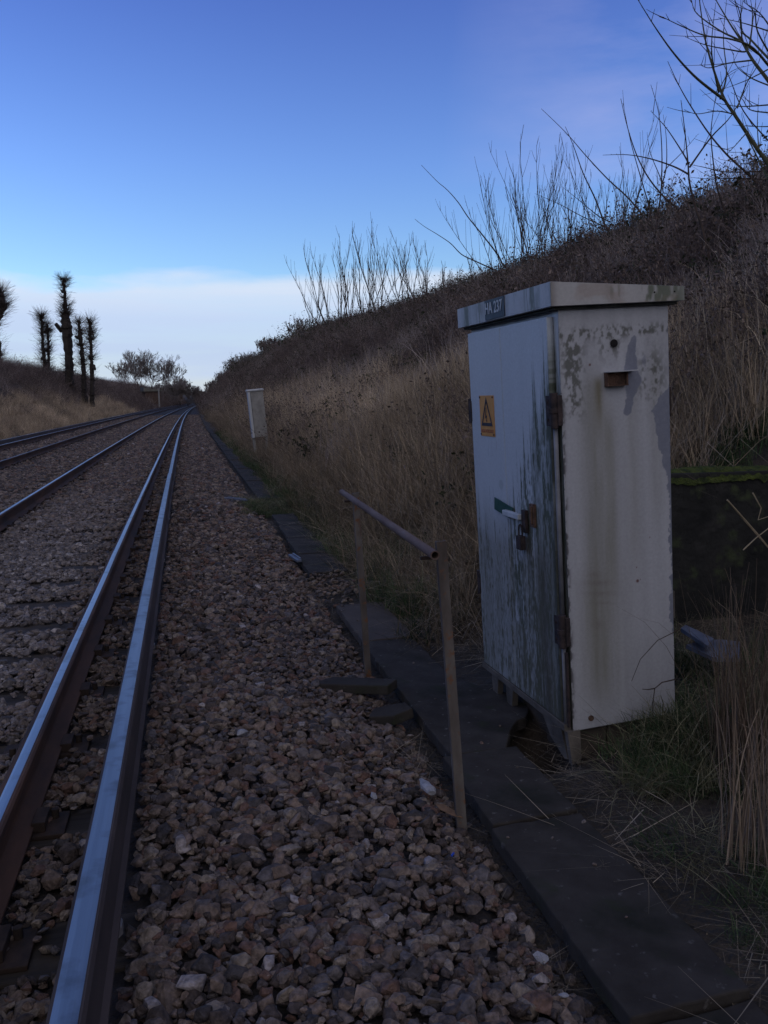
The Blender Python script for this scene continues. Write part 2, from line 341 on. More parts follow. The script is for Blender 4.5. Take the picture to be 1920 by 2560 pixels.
def inview(X, Y, mleft=1.2, mright=1.2):
    lo = math.tan(YAW-math.atan(960/FPX)); hi = math.tan(YAW+math.atan(960/FPX))
    return (X > lo*Y-mleft) & (X < hi*Y+mright)

# ------------------------------------------------------------------ ballast stones
def stone(seed, base):
    import bmesh
    r = random.Random(seed); bm = bmesh.new()
    sc_ = Vector((1, r.uniform(.6, .92), r.uniform(.42, .72)))
    for _ in range(r.randint(13, 19)):
        n = Vector((r.gauss(0, 1), r.gauss(0, 1), r.gauss(0, 1))).normalized()*r.uniform(.82, 1.08); bm.verts.new(Vector((n.x*sc_.x, n.y*sc_.y, n.z*sc_.z)))
    h = bmesh.ops.convex_hull(bm, input=bm.verts)
    bmesh.ops.delete(bm, geom=list({v for v in h['geom_interior'] if isinstance(v, bmesh.types.BMVert)}), context='VERTS')
    bmesh.ops.dissolve_limit(bm, angle_limit=math.radians(14), verts=bm.verts, edges=bm.edges)
    bmesh.ops.bevel(bm, geom=bm.edges, offset=.07, offset_type='OFFSET', segments=2, profile=.6, affect='EDGES', clamp_overlap=True)
    me = bpy.data.meshes.new('stone'); bm.to_mesh(me); bm.free(); me.polygons.foreach_set('use_smooth', [True]*len(me.polygons)); me.materials.append(base)
    try: me.set_sharp_from_angle(angle=math.radians(30))
    except Exception: pass
    return bpy.data.objects.new('stone', me)
ms = bpy.data.materials.new('ballast_stone'); ms.use_nodes = True; t = ms.node_tree; b = t.nodes['Principled BSDF']
oi = nd(t, 'ShaderNodeObjectInfo')
cA = ramp(t, oi.outputs['Random'], [(0, (.085, .07, .066)), (.18, (.18, .145, .125)), (.34, (.06, .056, .06)), (.46, (.235, .185, .155)), (.58, (.15, .09, .07)), (.68, (.12, .112, .12)), (.78, (.27, .235, .20)), (.88, (.16, .135, .12)), (.965, (.15, .11, .09)), (.988, (.34, .32, .33))], 'CONSTANT')
cB = ramp(t, oi.outputs['Random'], [(0, (.15, .14, .14)), (.2, (.24, .225, .22)), (.4, (.12, .115, .12)), (.6, (.28, .26, .25)), (.8, (.18, .165, .16)), (.95, (.42, .41, .41))], 'CONSTANT')
an = nd(t, 'ShaderNodeAttribute', attribute_name='tone', attribute_type='INSTANCER')
c = mixc(t, an.outputs['Fac'], cA, cB)
co = nd(t, 'ShaderNodeTexCoord'); n = nd(t, 'ShaderNodeTexNoise'); n.inputs['Scale'].default_value = 2.2; n.inputs['Detail'].default_value = 6; t.links.new(co.outputs['Object'], n.inputs['Vector'])
c = mixc(t, 1., c, ramp(t, n.outputs[0], [(.3, .5), (.7, 1.35)]), 'MULTIPLY'); c = mixc(t, 1., c, (.90, .82, .77), 'MULTIPLY')
t.links.new(c, b.inputs['Base Color']); b.inputs['Roughness'].default_value = .85; b.inputs['Specular IOR Level'].default_value = .25
bp = nd(t, 'ShaderNodeBump'); bp.inputs['Strength'].default_value = .35; bp.inputs['Distance'].default_value = .15
n_ = nd(t, 'ShaderNodeTexNoise'); n_.inputs['Scale'].default_value = 4; n_.inputs['Detail'].default_value = 5; t.links.new(co.outputs['Object'], n_.inputs['Vector']); t.links.new(n_.outputs[0], bp.inputs['Height']); t.links.new(bp.outputs[0], b.inputs['Normal'])
stones = [stone(i, ms) for i in range(24)]
RAILS = [-.62, -2.125, -4.0, -5.5]; COND = [-.275, -5.85]
SLEEP = [1.6+.7*k for k in range(90)]
def ballast_pts(y0, y1, dens, size):
    n = int((y1-y0)*9*dens); Y = rng.uniform(y0, y1, n); u = rng.uniform(-7.1, .99, n); X = u+off(Y)
    k = inview(X, Y); u, Y, X = u[k], Y[k], X[k]
    keep = np.ones(len(u), bool)
    for r_ in RAILS+COND: keep &= np.abs(u-r_) > .075
    # sleepers show through near the running rails
    ph = np.abs(((Y-1.6+.35) % .7)-.35)
    on = (ph < .13) & (Y < 62)
    showl = (u > -.62-.40-.55*vn(Y*1.4, u*0, 5)) & (u < -.30) & (Y < 11)
    keep &= ~(on & showl & (rng.random(len(u)) > .06))
    
    # path slabs stay clear
    keep &= ~((u > .97))
    u, Y, X = u[keep], Y[keep], X[keep]; n = len(u)
    z = zb(u, Y)+rng.uniform(-.022, .012, n)
    ph = np.abs(((Y-1.6+.35) % .7)-.35); z = np.where((ph < .14) & (u > -2.75) & (u < -.03), np.maximum(z, .024+rng.uniform(0, .012, n)), z)
    s = size*np.exp(rng.normal(-.06, .40, n)); s = np.clip(s, size*.38, size*2.1)
    tone = np.where(u < -.55, .55, .12)+.35*(fbm(u*.8, Y*.5, 31)-.5)
    tone = np.where((u < -.9) & (Y > 3), tone+.4, tone)*sst(16, 8, Y)*1. + np.where(Y > 12, .15, 0)
    tone = np.clip(tone, 0, 1)
    return np.stack([X, Y, z], -1), np.stack([rng.normal(0, .35, n), rng.normal(0, .35, n), rng.uniform(0, 6.28, n)], -1), s, rng.integers(0, 24, n), tone
parts = [ballast_pts(.6, 5, 1950, .0225), ballast_pts(5, 10, 1350, .0240), ballast_pts(10, 22, 560, .032), ballast_pts(22, 48, 230, .04), ballast_pts(48, 90, 90, .055)]
# stones spilt over the gap in the path and beside it
n = 900; Y = rng.uniform(5.95, 7.3, n); X = rng.uniform(.95, 1.45, n); k = rng.random(n) < np.exp(-((Y-6.65)/.5)**2)*(1.5-X); X, Y = X[k], Y[k]; n = len(X)
parts.append((np.stack([X, Y, rng.uniform(-.03, .02, n)], -1), rng.normal(0, .4, (n, 3)), rng.uniform(.018, .032, n), rng.integers(0, 24, n), np.full(n, .1)))
n = 200; Y = rng.uniform(1, 40, n); X = rng.uniform(.99, 1.35, n)+off(Y)
parts.append((np.stack([X, Y, np.full(n, .003)], -1), rng.normal(0, .4, (n, 3)), rng.uniform(.004, .012, n), rng.integers(0, 24, n), np.full(n, .3)))
P, R_, S, I, T = (np.concatenate([p[i] for p in parts]) for i in range(5))
scatter('ballast', stones, P, R_, S, I, T, label='loose brown and grey ballast stones around the rails')
print('ballast', len(P))

# ------------------------------------------------------------------ rails
RY = np.concatenate([np.arange(-4, 20, .5), np.arange(20, 80, 2.), np.arange(80, 420, 8.)])
def sweep(name, prof, u0, ys_, m, parent=None, z0=0, jitter=0, smooth=False, **kw):
    prof = np.array(prof); n = len(prof); N = len(ys_)
    V = np.zeros((N, n, 3)); j = (np.array([vn(y*1.7, 0, 77) for y in ys_])-.5)*jitter
    V[:, :, 0] = prof[None, :, 0]+u0+off(ys_)[:, None]+j[:, None]; V[:, :, 1] = np.asarray(ys_)[:, None]; V[:, :, 2] = prof[None, :, 1]+z0
    F = [(i*n+k, i*n+(k+1) % n, (i+1)*n+(k+1) % n, (i+1)*n+k) for i in range(N-1) for k in range(n)]
    mb = MB(); mb.add(V.reshape(-1, 3).tolist(), F); mb.add(V[0].tolist(), [tuple(range(n))]); mb.add(V[-1].tolist(), [tuple(range(n))[::-1]])
    return mb.build(name, m, parent, smooth, **kw)
RP = [(-.07, 0), (.07, 0), (.07, .010), (.012, .028), (.009, .04), (.009, .112), (.033, .122), (.035, .148), (.028, .1545), (-.028, .1545), (-.035, .148), (-.033, .122), (-.009, .112), (-.009, .04), (-.012, .028), (-.07, .010)]
CP = [(-.062, 0), (.062, 0), (.062, .012), (.047, .022), (.041, .10), (.0385, .132), (.031, .142), (-.031, .142), (-.0385, .132), (-.041, .10), (-.047, .022), (-.062, .012)]
for u0, sm, lab in ((RAILS[0], 'steel', 'rusty running rail with bright polished top, right rail of the near track'),
                    (RAILS[1], 'steel', 'rusty running rail with bright polished top, left rail of the near track'),
                    (RAILS[2], 'dull', 'dull brown running rail of the far track, the one nearer the camera'),
                    (RAILS[3], 'steel', 'running rail of the far track beside its dark conductor rail')):
    o = sweep('running_rail', RP, u0, RY, M['rust'], z0=.045, jitter=.004 if u0 == RAILS[0] else 0, label=lab, cat='rail', group='running rails of the two tracks')
    top = [(-.027, 0), (.027, 0), (.029, -.003), (.022, .0022), (0, .0035), (-.022, .0022), (-.029, -.003)] if False else [(-.015, -.002), (.019, -.002), (.0185, .0012), (.010, .0026), (-.007, .0026), (-.0145, .0012)]
    sweep('running_surface', top, u0, RY, M[sm], o, z0=.1995, jitter=.004 if u0 == RAILS[0] else 0, smooth=False)
def cond(u0, y0, y1, sm, lab):
    ys_ = np.concatenate([[y0], RY[(RY > y0+.01) & (RY < y1-.01)], [y1]])
    o = sweep('conductor_rail', CP, u0, ys_, M['cond_rust'], z0=.13, label=lab, cat='rail', group='raised conductor rails')
    sweep('contact_surface', [(-.029, -.002), (.026, -.002), (.0255, .0012), (.012, .003), (-.014, .003), (-.0285, .0012)], u0, ys_, M[sm], o, z0=.272)
cond(COND[0], -4, 14.80, 'csteel', 'raised conductor rail in the foreground with wide grey shiny top')
cond(COND[0]+.006, 14.815, 412, 'csteel', 'raised conductor rail continuing beyond the joint toward the bridge')
cond(COND[1], -4, 412, 'dull', 'dark conductor rail on the outer side of the far track')

# ------------------------------------------------------------------ sleepers with their rail seats
def sleeper(u0, Y, lab, grp, third=True):
    r = random.Random(int(Y*10)); X0 = u0+foff(Y)
    e = empty('sleeper', (X0, Y, 0), (0, 0, r.uniform(-.006, .006)), label=lab, cat='sleeper', group=grp)
    return e
def seat_mb(side):
    mb = MB(); x = side*.7525
    mb.box((x-.17, -.085, .036), (x+.17, .085, .052))
    for s in (-1, 1):
        mb.box((x+s*.085-.022, -.06, .052), (x+s*.085+.022, .06, .088)); mb.tube([(x+s*.125, .045*s, .05), (x+s*.125, .045*s, .085)], .014, 8)
    return mb
SB = MB(); SB.box((-1.3, -.125, -.12), (1.3, .125, .036))
proto = None
def clone(o, parent=None):
    c = o.copy(); COL.objects.link(c); c.parent = parent
    for ch in list(o.children): clone(ch, c)
    return c
for (uc, yy, lab, grp) in ((-1.3725, SLEEP, 'dark timber sleeper half buried in ballast under the near track', 'timber sleepers of the near track'),
                           (-4.75, SLEEP[24:], 'dark timber sleeper half buried in ballast under the far track', 'timber sleepers of the far track')):
    for Y in yy:
        if proto is None:
            proto = empty('sleeper', (0, 0, 0)); SB.build('timber', M['timber'], proto, bevel=.008)
            for s in (-1, 1): seat_mb(s).build('rail_chair', M['iron'], proto, bevel=.003)
            o = proto
        else: o = clone(proto)
        o.location = (uc+foff(Y), Y, random.uniform(-.024, -.016)); o.rotation_euler = (0, 0, random.uniform(-.008, .008)); tag(o, lab, 'sleeper', grp)
ins = None
for Y in SLEEP[1::4]:
    if ins is None:
        ins = MB(); ins.tube([(0, 0, .036), (0, 0, .06), (0, 0, .065), (0, 0, .09), (0, 0, .095), (0, 0, .129)], [.06, .058, .045, .055, .04, .045], 12)
        ins = ins.build('insulator', M['porc'], smooth=False); o = ins
    else: o = ins.copy(); COL.objects.link(o)
    o.location = (COND[0]+foff(Y), Y, 0); tag(o, 'grey pot insulator under the near conductor rail', 'insulator', 'insulators under the near conductor rail')

# ------------------------------------------------------------------ cable trough lids (the concrete path)
def lid(poly, z=0, t_=.055, m='slab', lab='', tilt=(0, 0)):
    rj = random.Random(int(poly[0][1]*100)); pj = []
    for i in range(len(poly)):
        a_, b_ = Vector(poly[i]), Vector(poly[(i+1) % len(poly)]); k = max(2, int((b_-a_).length/.05))
        for q in range(k):
            j = .0035 if rj.random() > .06 else .010
            pj.append(tuple(a_.lerp(b_, (q+.02)/k)+Vector((rj.uniform(-j, j), rj.uniform(-j, j)))))
    poly = pj
    cx = sum(p[0] for p in poly)/len(poly); cy = sum(p[1] for p in poly)/len(poly)
    mb = MB(); mb.prism([(x-cx, y-cy) for x, y in poly], Matrix.Translation((0, 0, -t_)), t_)
    o = mb.build('trough_lid', M[m], bevel=.006, label=lab, cat='concrete slab', group='concrete trough lids beside the track')
    o.location = (cx, cy, z); o.rotation_euler = (tilt[0], tilt[1], 0); return o
def q4(y0, y1, xl=.985, xr=1.335, s=0): return [(xl+foff(y0), y0), (xr+foff(y0), y0+.03+s), (xr+foff(y1), y1+.03+s), (xl+foff(y1), y1)]
lid(q4(.70, 1.69), -.022, lab='slightly sunken concrete lid at the bottom edge, nearest the camera')
lid(q4(1.705, 2.655), .0, lab='longest pale-specked concrete lid in the foreground of the path')
lid(q4(2.672, 3.262, .995, 1.33), .004, lab='short concrete lid between the near handrail post and the cabinet front')
lid([(1.03, 3.28), (1.275, 3.28), (1.31, 3.34), (1.365, 3.46), (1.45, 3.57), (1.50, 3.60), (1.56, 3.70), (1.60, 3.86), (1.40, 4.12), (1.345, 4.25), (1.335, 5.03), (1.01, 5.03)], .002, lab='broad L-shaped concrete slab with a broken bite beside the cabinet doors')
lid(q4(5.045, 6.0, 1.02, 1.36), .0, m='slab_brown', lab='browner concrete lid just beyond the far handrail post')
for i, (a, b_) in enumerate(((7.2, 8.15), (8.16, 9.12), (9.13, 10.1), (10.11, 11.1))):
    lid(q4(a, b_, 1.0+.02*i, 1.345), .002*(i % 2), tilt=(random.uniform(-.01, .01), random.uniform(-.012, .012)), lab='dark concrete lid %s in the four-lid run beyond the handrail' % ('nearest', 'second', 'third', 'farthest')[i])
yy = 13.0; i = 0
while yy < 44:
    lid(q4(yy, yy+.97, 1.05, 1.39), random.uniform(-.006, .006), tilt=(random.uniform(-.012, .012), random.uniform(-.015, .015)),
        lab='weathered concrete lid in the distant run past the mossy gap'); yy += .98; i += 1
# broken pieces
mb = MB(); mb.prism([(-.19, -.05), (.17, -.07), (.20, .03), (-.15, .06), (-.21, .0)], Matrix.Identity(4), .05)
o = mb.build('broken_slab', M['slab'], bevel=.006, label='long dark broken concrete piece lying across the ballast against the path', cat='broken slab'); o.location = (.82, 4.17, .0); o.rotation_euler = (.05, -.06, -.45)
mb = MB(); mb.prism([(-.10, -.04), (.02, -.07), (.11, -.02), (.07, .06), (-.08, .05)], Matrix.Identity(4), .05)
o = mb.build('broken_slab', M['slab'], bevel=.006, label='small rounded concrete fragment tilted against the path edge', cat='broken slab'); o.location = (.90, 3.78, -.02); o.rotation_euler = (.1, -.18, -.3)

# ------------------------------------------------------------------ handrail
hr = empty('handrail', (.93, 3.6, 0), label='rusty handrail of one pipe on two leaning channel posts beside the path', cat='handrail')
def channel(name, base, top, w, d_, m=M['post']):
    base = Vector(base); top = Vector(top); ax = (top-base); L_ = ax.length; ax.normalize()
    xx = (Vector((1, 0, 0))-ax*ax.x).normalized(); yv = ax.cross(xx)
    Mx = Matrix(((xx.x, yv.x, ax.x, base.x), (xx.y, yv.y, ax.y, base.y), (xx.z, yv.z, ax.z, base.z), (0, 0, 0, 1)))
    h = w/2; tk = .007
    poly = [(-h, 0), (h, 0), (h, d_), (h-tk, d_), (h-tk, tk), (-h+tk, tk), (-h+tk, d_), (-h, d_)]
    mb = MB(); mb.prism(poly, Mx, L_); o = mb.build(name, m, None, bevel=.0015); o.parent = hr; o.location = -hr.location; return o
p1b = Vector((.923, 2.78, -.10)); p1t = Vector((.842, 2.78, .995)); p2b = Vector((.952, 4.55, -.08)); p2t = Vector((.893, 4.55, .974))
channel('post', p1b, p1t, .036, .020); channel('post', p2b, p2t, .036, .020)
mb = MB(); pa = Vector((.796, 2.70, .962)); pb = Vector((.862, 4.80, .955))
def ringpipe(mb, a, b_, ro, ri, n=20):
    ax = (b_-a).normalized(); u_ = ax.orthogonal().normalized(); v_ = ax.cross(u_); vs = []
    for p, r in ((a, ro), (b_, ro), (b_, ri), (a, ri)):
        vs += [p+(u_*math.cos(6.28318*k/n)+v_*math.sin(6.28318*k/n))*r for k in range(n)]
    mb.add(vs, [(i*n+k, i*n+(k+1) % n, ((i+1) % 4)*n+(k+1) % n, ((i+1) % 4)*n+k) for i in range(4) for k in range(n)])
ringpipe(mb, pa, pb, .0160, .0122)
o = mb.build('pipe', M['pipe'], hr, smooth=False); o.location = -hr.location
for p in o.data.polygons: p.use_smooth = True
o.data.set_sharp_from_angle(angle=math.radians(40))
for y_, x_, z_ in ((2.83, .79, .95), (4.60, .848, .945)):
    mb = MB(); mb.box((x_-.008, y_-.008, z_-.026), (x_+.05, y_+.008, z_-.015))
    o = mb.build('bracket', M['iron'], hr); o.location = -hr.location

# ------------------------------------------------------------------ equipment cabinet
CD, CW, CH = .4835, .9452, 1.7263
cab = empty('equipment_cabinet', (1.5265, 3.1563, .10), (-.0013, -.0581, .0378), label='tall weathered grey trackside cabinet with amber electrical warning sign, leaning beside the path', cat='equipment cabinet')
def pnl(name, fn, a0, a1, z0, z1, na_, nz, place, edge):
    A = np.linspace(a0, a1, na_); Zs = np.linspace(z0, z1, nz); AA, ZZ = np.meshgrid(A, Zs, indexing='ij')
    colr = fn(AA, ZZ); V = place(AA, ZZ)
    F = gridF(na_, nz)
    if edge: F = F[:, ::-1]
    return npmesh(name, V.reshape(-1, 3), F, M['panel'], parent=cab, col=colr.reshape(-1, 3))
def L3(a, b_, m): return a*(1-m[..., None])+np.array(b_)*m[..., None]
def sidecol(x, z):
    c = np.ones(x.shape+(3,))*np.array([.385, .385, .405])
    st = fbm(x*26, z*1.3, 40); c = c*(1+.28*(st-.5))[..., None]; c = c*(1+.10*(fbm(x*90, z*90, 44)-.5))[..., None]
    # soft brown-green run stains
    for xc, w, za, zc, s_ in ((.13, .05, 1.40, .3, .30), (.20, .035, 1.25, .75, .32), (.31, .03, 1.35, .8, .16), (.42, .03, 1.5, 1.0, .14), (.15, .12, .6, .2, .22)):
        m = np.exp(-((x-xc)/w)**2)*sst(zc-.25, zc, z)*sst(za+.15, za-.05, z)*(.6+.8*fbm(x*50, z*4, 46)); c = L3(c, (.16, .15, .10), np.clip(m*s_*1.6, 0, .6))
    m = np.exp(-((x-.165)/.022)**2)*sst(1.14, 1.42, z)*sst(1.47, 1.42, z)*(.6+.6*fbm(x*60, z*8, 47)); c = L3(c, (.14, .115, .05), np.clip(m*.75, 0, .7))
    # black mottling upper left, along the top and by the hinge edge
    sp = fbm(x*85, z*60, 50); sp2 = fbm(x*28, z*18, 55)
    reg = np.exp(-((x-.055)/.045)**2)*sst(1.22, 1.4, z)*sst(1.66, 1.6, z)+.9*np.exp(-((z-1.625)/.022)**2)*(vn(x*22, 0*z, 58) > .35)+.8*np.exp(-((x-.22)/.05)**2)*np.exp(-((z-1.57)/.05)**2)
    reg += .9*np.exp(-((x-.40)/.06)**2)*np.exp(-((z-1.44)/.10)**2)
    m = np.clip(reg*1.3, 0, 1)*sst(.42, .62, .55*sp+.45*sp2); c = L3(c, (.085, .085, .07), np.clip(m, 0, .85))
    e = np.exp(-(x/.012)**2)*(.2+.8*sst(.42, .6, fbm(z*34, x*70, 60)))*sst(.0, .3, fbm(z*5, x*3, 63)); c = L3(c, (.05, .042, .045), np.clip(e*(z < 1.4), 0, .9))
    # peeled paint, blue-grey primer below
    jit = (fbm(x*60, z*60, 70)-.5)*.03+(fbm(x*15, z*15, 73)-.5)*.03
    xc = np.interp(z, [1.28, 1.34, 1.42, 1.47, 1.55, 1.60], [.285, .300, .325, .308, .316, .330]); w = np.interp(z, [1.285, 1.30, 1.36, 1.42, 1.48, 1.55, 1.595, 1.61], [0, .018, .016, .036, .028, .024, .012, 0])
    m = sst(-.002, .003, w+jit*.5-np.abs(x-xc))*(w > .003)
    xe = np.interp(z, [.30, .42, .60, .75, .9, 1.0, 1.10, 1.16, 1.22, 1.30, 1.36, 1.40], [.49, .462, .475, .462, .472, .458, .445, .425, .418, .405, .44, .485]); m2 = sst(0, .004, x-xe+jit*.9)
    m3 = sst(-.002, .004, .012-np.hypot((x-.372)*1., (z-1.50)*.45)+jit*.4)*.6
    m = np.maximum(np.maximum(m, m2), m3); c = L3(c, (.17, .18, .225), np.clip(m*.92*(.8+.4*fbm(x*70, z*70, 77)), 0, .95))
    # scuffs
    for (a_, b_, r1, r2, k) in ((.13, .615, .10, .012, .5), (.15, .57, .11, .010, .35), (.12, .65, .06, .012, .35), (.15, .53, .10, .006, .3), (.13, .44, .05, .02, .35)):
        m = np.exp(-((x-a_)/r1)**2*3-((z-b_+.12*(x-.15))/r2)**2)*(.5+fbm(x*60, z*120, 81)*.8); c = L3(c, (.17, .14, .13), np.clip(m*k, 0, .6))
    for a_, b_, r1 in ((.318, .603, .009), (.33, .607, .004), (.315, .66, .004), (.38, .78, .004), (.13, 1.50, .006)):
        m = sst(r1, r1*.5, np.hypot(x-a_, z-b_)+jit*.1); c = L3(c, (.12, .04, .03), m*.9)
    c = c*(1-.10*sst(.5, .0, z)*fbm(x*20, z*20, 83))[..., None]
    return np.clip(c, .01, .9)
def doorcol(y, z):
    c = np.ones(y.shape+(3,))*np.array([.44, .465, .49])
    c = c*(1+.07*(fbm(y*14, z*2, 100)-.5)+.05*(fbm(y*120, z*120, 103)-.5))[..., None]
    colj = (vn(y*75, 0*z, 110)-.5)*.30+(vn(y*190, 0*z, 111)-.5)*.14
    topz = np.interp(y, [0, .05, .10, .16, .22, .27, .33, .40, .47, .52, .7, .92], [1.66, 1.66, 1.60, 1.50, 1.42, 1.30, 1.20, 1.10, 1.00, .86, .80, .86])+colj
    s1 = fbm(y*70, z*7, 120); s2 = fbm(y*160, z*45, 124); s3 = vn(y*24, z*.9, 128)
    dens = sst(.0, .25, topz-z)
    thr = np.where(y < .24, .14, np.where(y < .5, .36, .50)); thr = thr+.10*(s3-.5)
    m = dens*sst(thr, thr+.22, .5*s1+.5*s2+.06*(topz-z)); c = L3(c, (.052, .062, .034), np.clip(m*(.50+.60*sst(.3, .7, s1))*(.62+.55*sst(.3, .68, s2))*(1.0+.1*s3), 0, .95))
    # brown-green film over the lower half
    f = sst(1.0, .62, z+.12*(s3-.5))*(.35+.4*fbm(y*22, z*2.4, 130)); f = f*np.where((np.abs(y-.42) < .05) & (z > .35), .25, 1); c = L3(c, (.125, .12, .085), np.clip(f*(.7+.6*s2), 0, .8))
    f = np.exp(-((y-.03)/.035)**2)*sst(1.5, 1.2, z); c = L3(c, (.04, .045, .04), np.clip(f*(.5+.5*s1), 0, .8))
    # dark run below the lock
    f = np.exp(-((y-.29)/.02)**2)*sst(.45, .8, z)*sst(.86, .8, z); c = L3(c, (.04, .04, .03), np.clip(f*.8, 0, .8))
    f = np.exp(-((y-.16)/.05)**2)*sst(.86, .6, z); c = L3(c, (.07, .06, .05), np.clip(f*.5, 0, .8))
    for yc, s_ in ((.70, .5), (.655, .4)):
        f = np.exp(-((y-yc+.02*np.sin(z*5))/.0022)**2)*sst(.82, .9, z)*sst(1.2, 1.1, z)*(vn(z*14, 0*y, 140) > .4); c = L3(c, (.10, .11, .13), np.clip(f*s_, 0, .8))
    f = sst(.002, 0, np.abs(y-.61))*sst(1.14, 1.15, z)*sst(1.19, 1.18, z); c = L3(c, (.2, .07, .04), f*.8)
    f = sst(.03, .024, np.hypot(y-.575, (z-.985)*1.2)); c = L3(c, (.30, .33, .33), f*.5)
    return np.clip(c, .01, .9)
mb = MB(); mb.box((.004, .004, .0), (CD, CW, CH+.02)); mb.build('body', M['paint'], cab, bevel=.004)
o = pnl('side_panel', sidecol, 0, CD, 0, CH, 150, 520, lambda a, z: np.stack([a, 0*a, z], -1), False)
sm_ = o.modifiers.new('solid', 'SOLIDIFY'); sm_.thickness = .003; sm_.offset = -1
o = pnl('front_frame', doorcol, .0, .052, 0, CH, 20, 300, lambda a, z: np.stack([0*a, a, z], -1), True)
for nm, y0, y1 in (('door', .040, .5075), ('door', .5135, .905)):
    d_ = pnl(nm, doorcol, y0, y1, .035, 1.695, int((y1-y0)*360), 560, lambda a, z: np.stack([0*a-.030, a, z], -1), True)
    sm_ = d_.modifiers.new('solid', 'SOLIDIFY'); sm_.thickness = .028; sm_.offset = -1
    d_['label'] = 'near door leaf streaked with green algae' if y0 < .1 else 'far door leaf carrying the amber sign'
# sill strip and lid
mb = MB(); mb.box((-.034, .01, .0), (-.002, .93, .030)); mb.build('sill', M['conc'], cab, bevel=.003)
def lidcol(a, z):
    c = np.ones(a.shape+(3,))*np.array([.40, .385, .375]); c = c*(1+.12*(fbm(a*30, z*4, 150)-.5))[..., None]
    sp = fbm(a*26, z*9, 155); m = sst(.5, .72, sp)*sst(.25, .75, vn(a*7, 0*z, 157)); c = L3(c, (.085, .10, .06), np.clip(m*1.1, 0, .85)); m = np.exp(-((a-LX0)/.02)**2); c = L3(c, (.12, .09, .075), m*.5)
    m = sst(.52, .7, fbm(a*9, z*14, 161))*.35; c = L3(c, (.26, .17, .12), m); return c
def lidcol2(a, z):
    c = lidcol(a*1.0+9, z)*.5+np.array([.24, .25, .27])*1.0*.9; c = L3(c, (.36, .38, .41), .25*np.ones(a.shape))
    m = np.exp(-((a-.14)/.05)**2)+np.exp(-((a-.86)/.04)**2)+.6*np.exp(-((a-.70)/.05)**2); m = m*sst(.3, .6, fbm(a*80, z*10, 170)); m = m+.18*sst(.5, .7, fbm(a*30, z*6, 177)); return L3(c, (.07, .085, .055), np.clip(m*1.0, 0, .8))
LX0, LX1, LY0, LY1, LZ0, LZ1, LZ2 = -.072, .535, -.035, .985, 1.729, 1.822, 1.785
LX0 = -.045
vs = [(LX0, LY0, LZ0), (LX1, LY0, LZ0), (LX1, LY1, LZ0), (LX0, LY1, LZ0), (LX0, LY0, LZ1), (LX1, LY0, LZ2), (LX1, LY1, LZ2), (LX0, LY1, LZ1)]
mb = MB(); mb.add(vs, [(0, 3, 2, 1), (4, 5, 6, 7), (0, 1, 5, 4), (1, 2, 6, 5), (2, 3, 7, 6), (3, 0, 4, 7)]); lidm = mb.build('lid', M['paint'], cab, bevel=.003)
for nm, fn, a0, a1, pl, ed in (('lid_side', lidcol, LX0, LX1, lambda a, z: np.stack([a, 0*a+LY0-.0025, z], -1), False), ('lid_front', lidcol2, LY0-.0025, LY1, lambda a, z: np.stack([0*a+LX0-.0025, a, z], -1), True)):
    A = np.linspace(a0, a1, 120); tt = np.linspace(.0, 1, 30); AA, TT = np.meshgrid(A, tt, indexing='ij')
    top = LZ1+(LZ2-LZ1)*((AA-LX0)/(LX1-LX0) if nm == 'lid_side' else 0)
    ZZ = LZ0+.001+(top-LZ0-.002)*TT; F = gridF(120, 30); F = F[:, ::-1] if ed else F
    o = npmesh('rim', pl(AA, ZZ).reshape(-1, 3), F, M['panel'], parent=lidm, col=fn(AA, ZZ).reshape(-1, 3))
mb = MB(); mb.box((LX0+.02, LY0+.02, LZ0-.012), (LX1-.02, LY1-.02, LZ0-.001)); mb.build('gasket', M['gap'], cab)
# number plate, sign
def face(yc, zc, x): return Matrix(((0, 0, -1, x), (-1, 0, 0, yc), (0, 1, 0, zc), (0, 0, 0, 1)))
def text(s, size, Mx, m, parent, name='lettering', sx=1, ext=.0008):
    cu = bpy.data.curves.new(name, 'FONT'); cu.body = s; cu.size = size; cu.extrude = ext; cu.align_x = 'CENTER'; cu.align_y = 'CENTER'; cu.offset = size*.012
    to = bpy.data.objects.new(name, cu); me = bpy.data.meshes.new_from_object(to); bpy.data.objects.remove(to)
    me.materials.clear(); me.materials.append(m); o = bpy.data.objects.new(name, me); COL.objects.link(o); o.parent = parent; o.matrix_local = Mx @ Matrix.Diagonal((sx, 1, 1, 1)); return o
mb = MB(); mb.prism([(-.110, -.043), (.110, -.043), (.110, .043), (-.110, .043)], face(.508, 1.777, LX0-.004), .003); npl = mb.build('number_plate', M['plate'], cab)
text('HA 237', .070, face(.515, 1.781, LX0-.0085), M['white'], npl, sx=.88)
sg = MB(); sg.prism([(-.087, -.096), (.087, -.096), (.087, .096), (-.087, .096)], face(.700, 1.300, -.0305), .003); sg = sg.build('warning_sign', M['sign'], cab, bevel=.001, label='amber electrical warning sign with black triangle')
FS = face(.700, 1.300, -.0345)
mb = MB(); a3 = [(-.068, -.047), (.068, -.047), (0, .088)]; b3 = [(-.050, -.032), (.050, -.032), (0, .064)]
for i in range(3):
    j = (i+1) % 3; mb.prism([a3[i], a3[j], b3[j], b3[i]], FS, .0008)
mb.build('triangle', M['signblack'], sg)
mb = MB(); mb.prism([(.0, .040), (-.010, -.002), (.003, .004), (-.002, -.022), (.006, -.020), (-.002, -.030), (-.008, -.018), (-.0045, -.019), (-.003, -.006), (-.020, -.013), (-.006, .040)][::-1], FS, .0008); mb.build('lightning_bolt', M['signblack'], sg)
text('HIGH VOLTAGE', .0215, face(.700, 1.228, -.0348), M['signred'], sg, sx=1.0, ext=.0004)
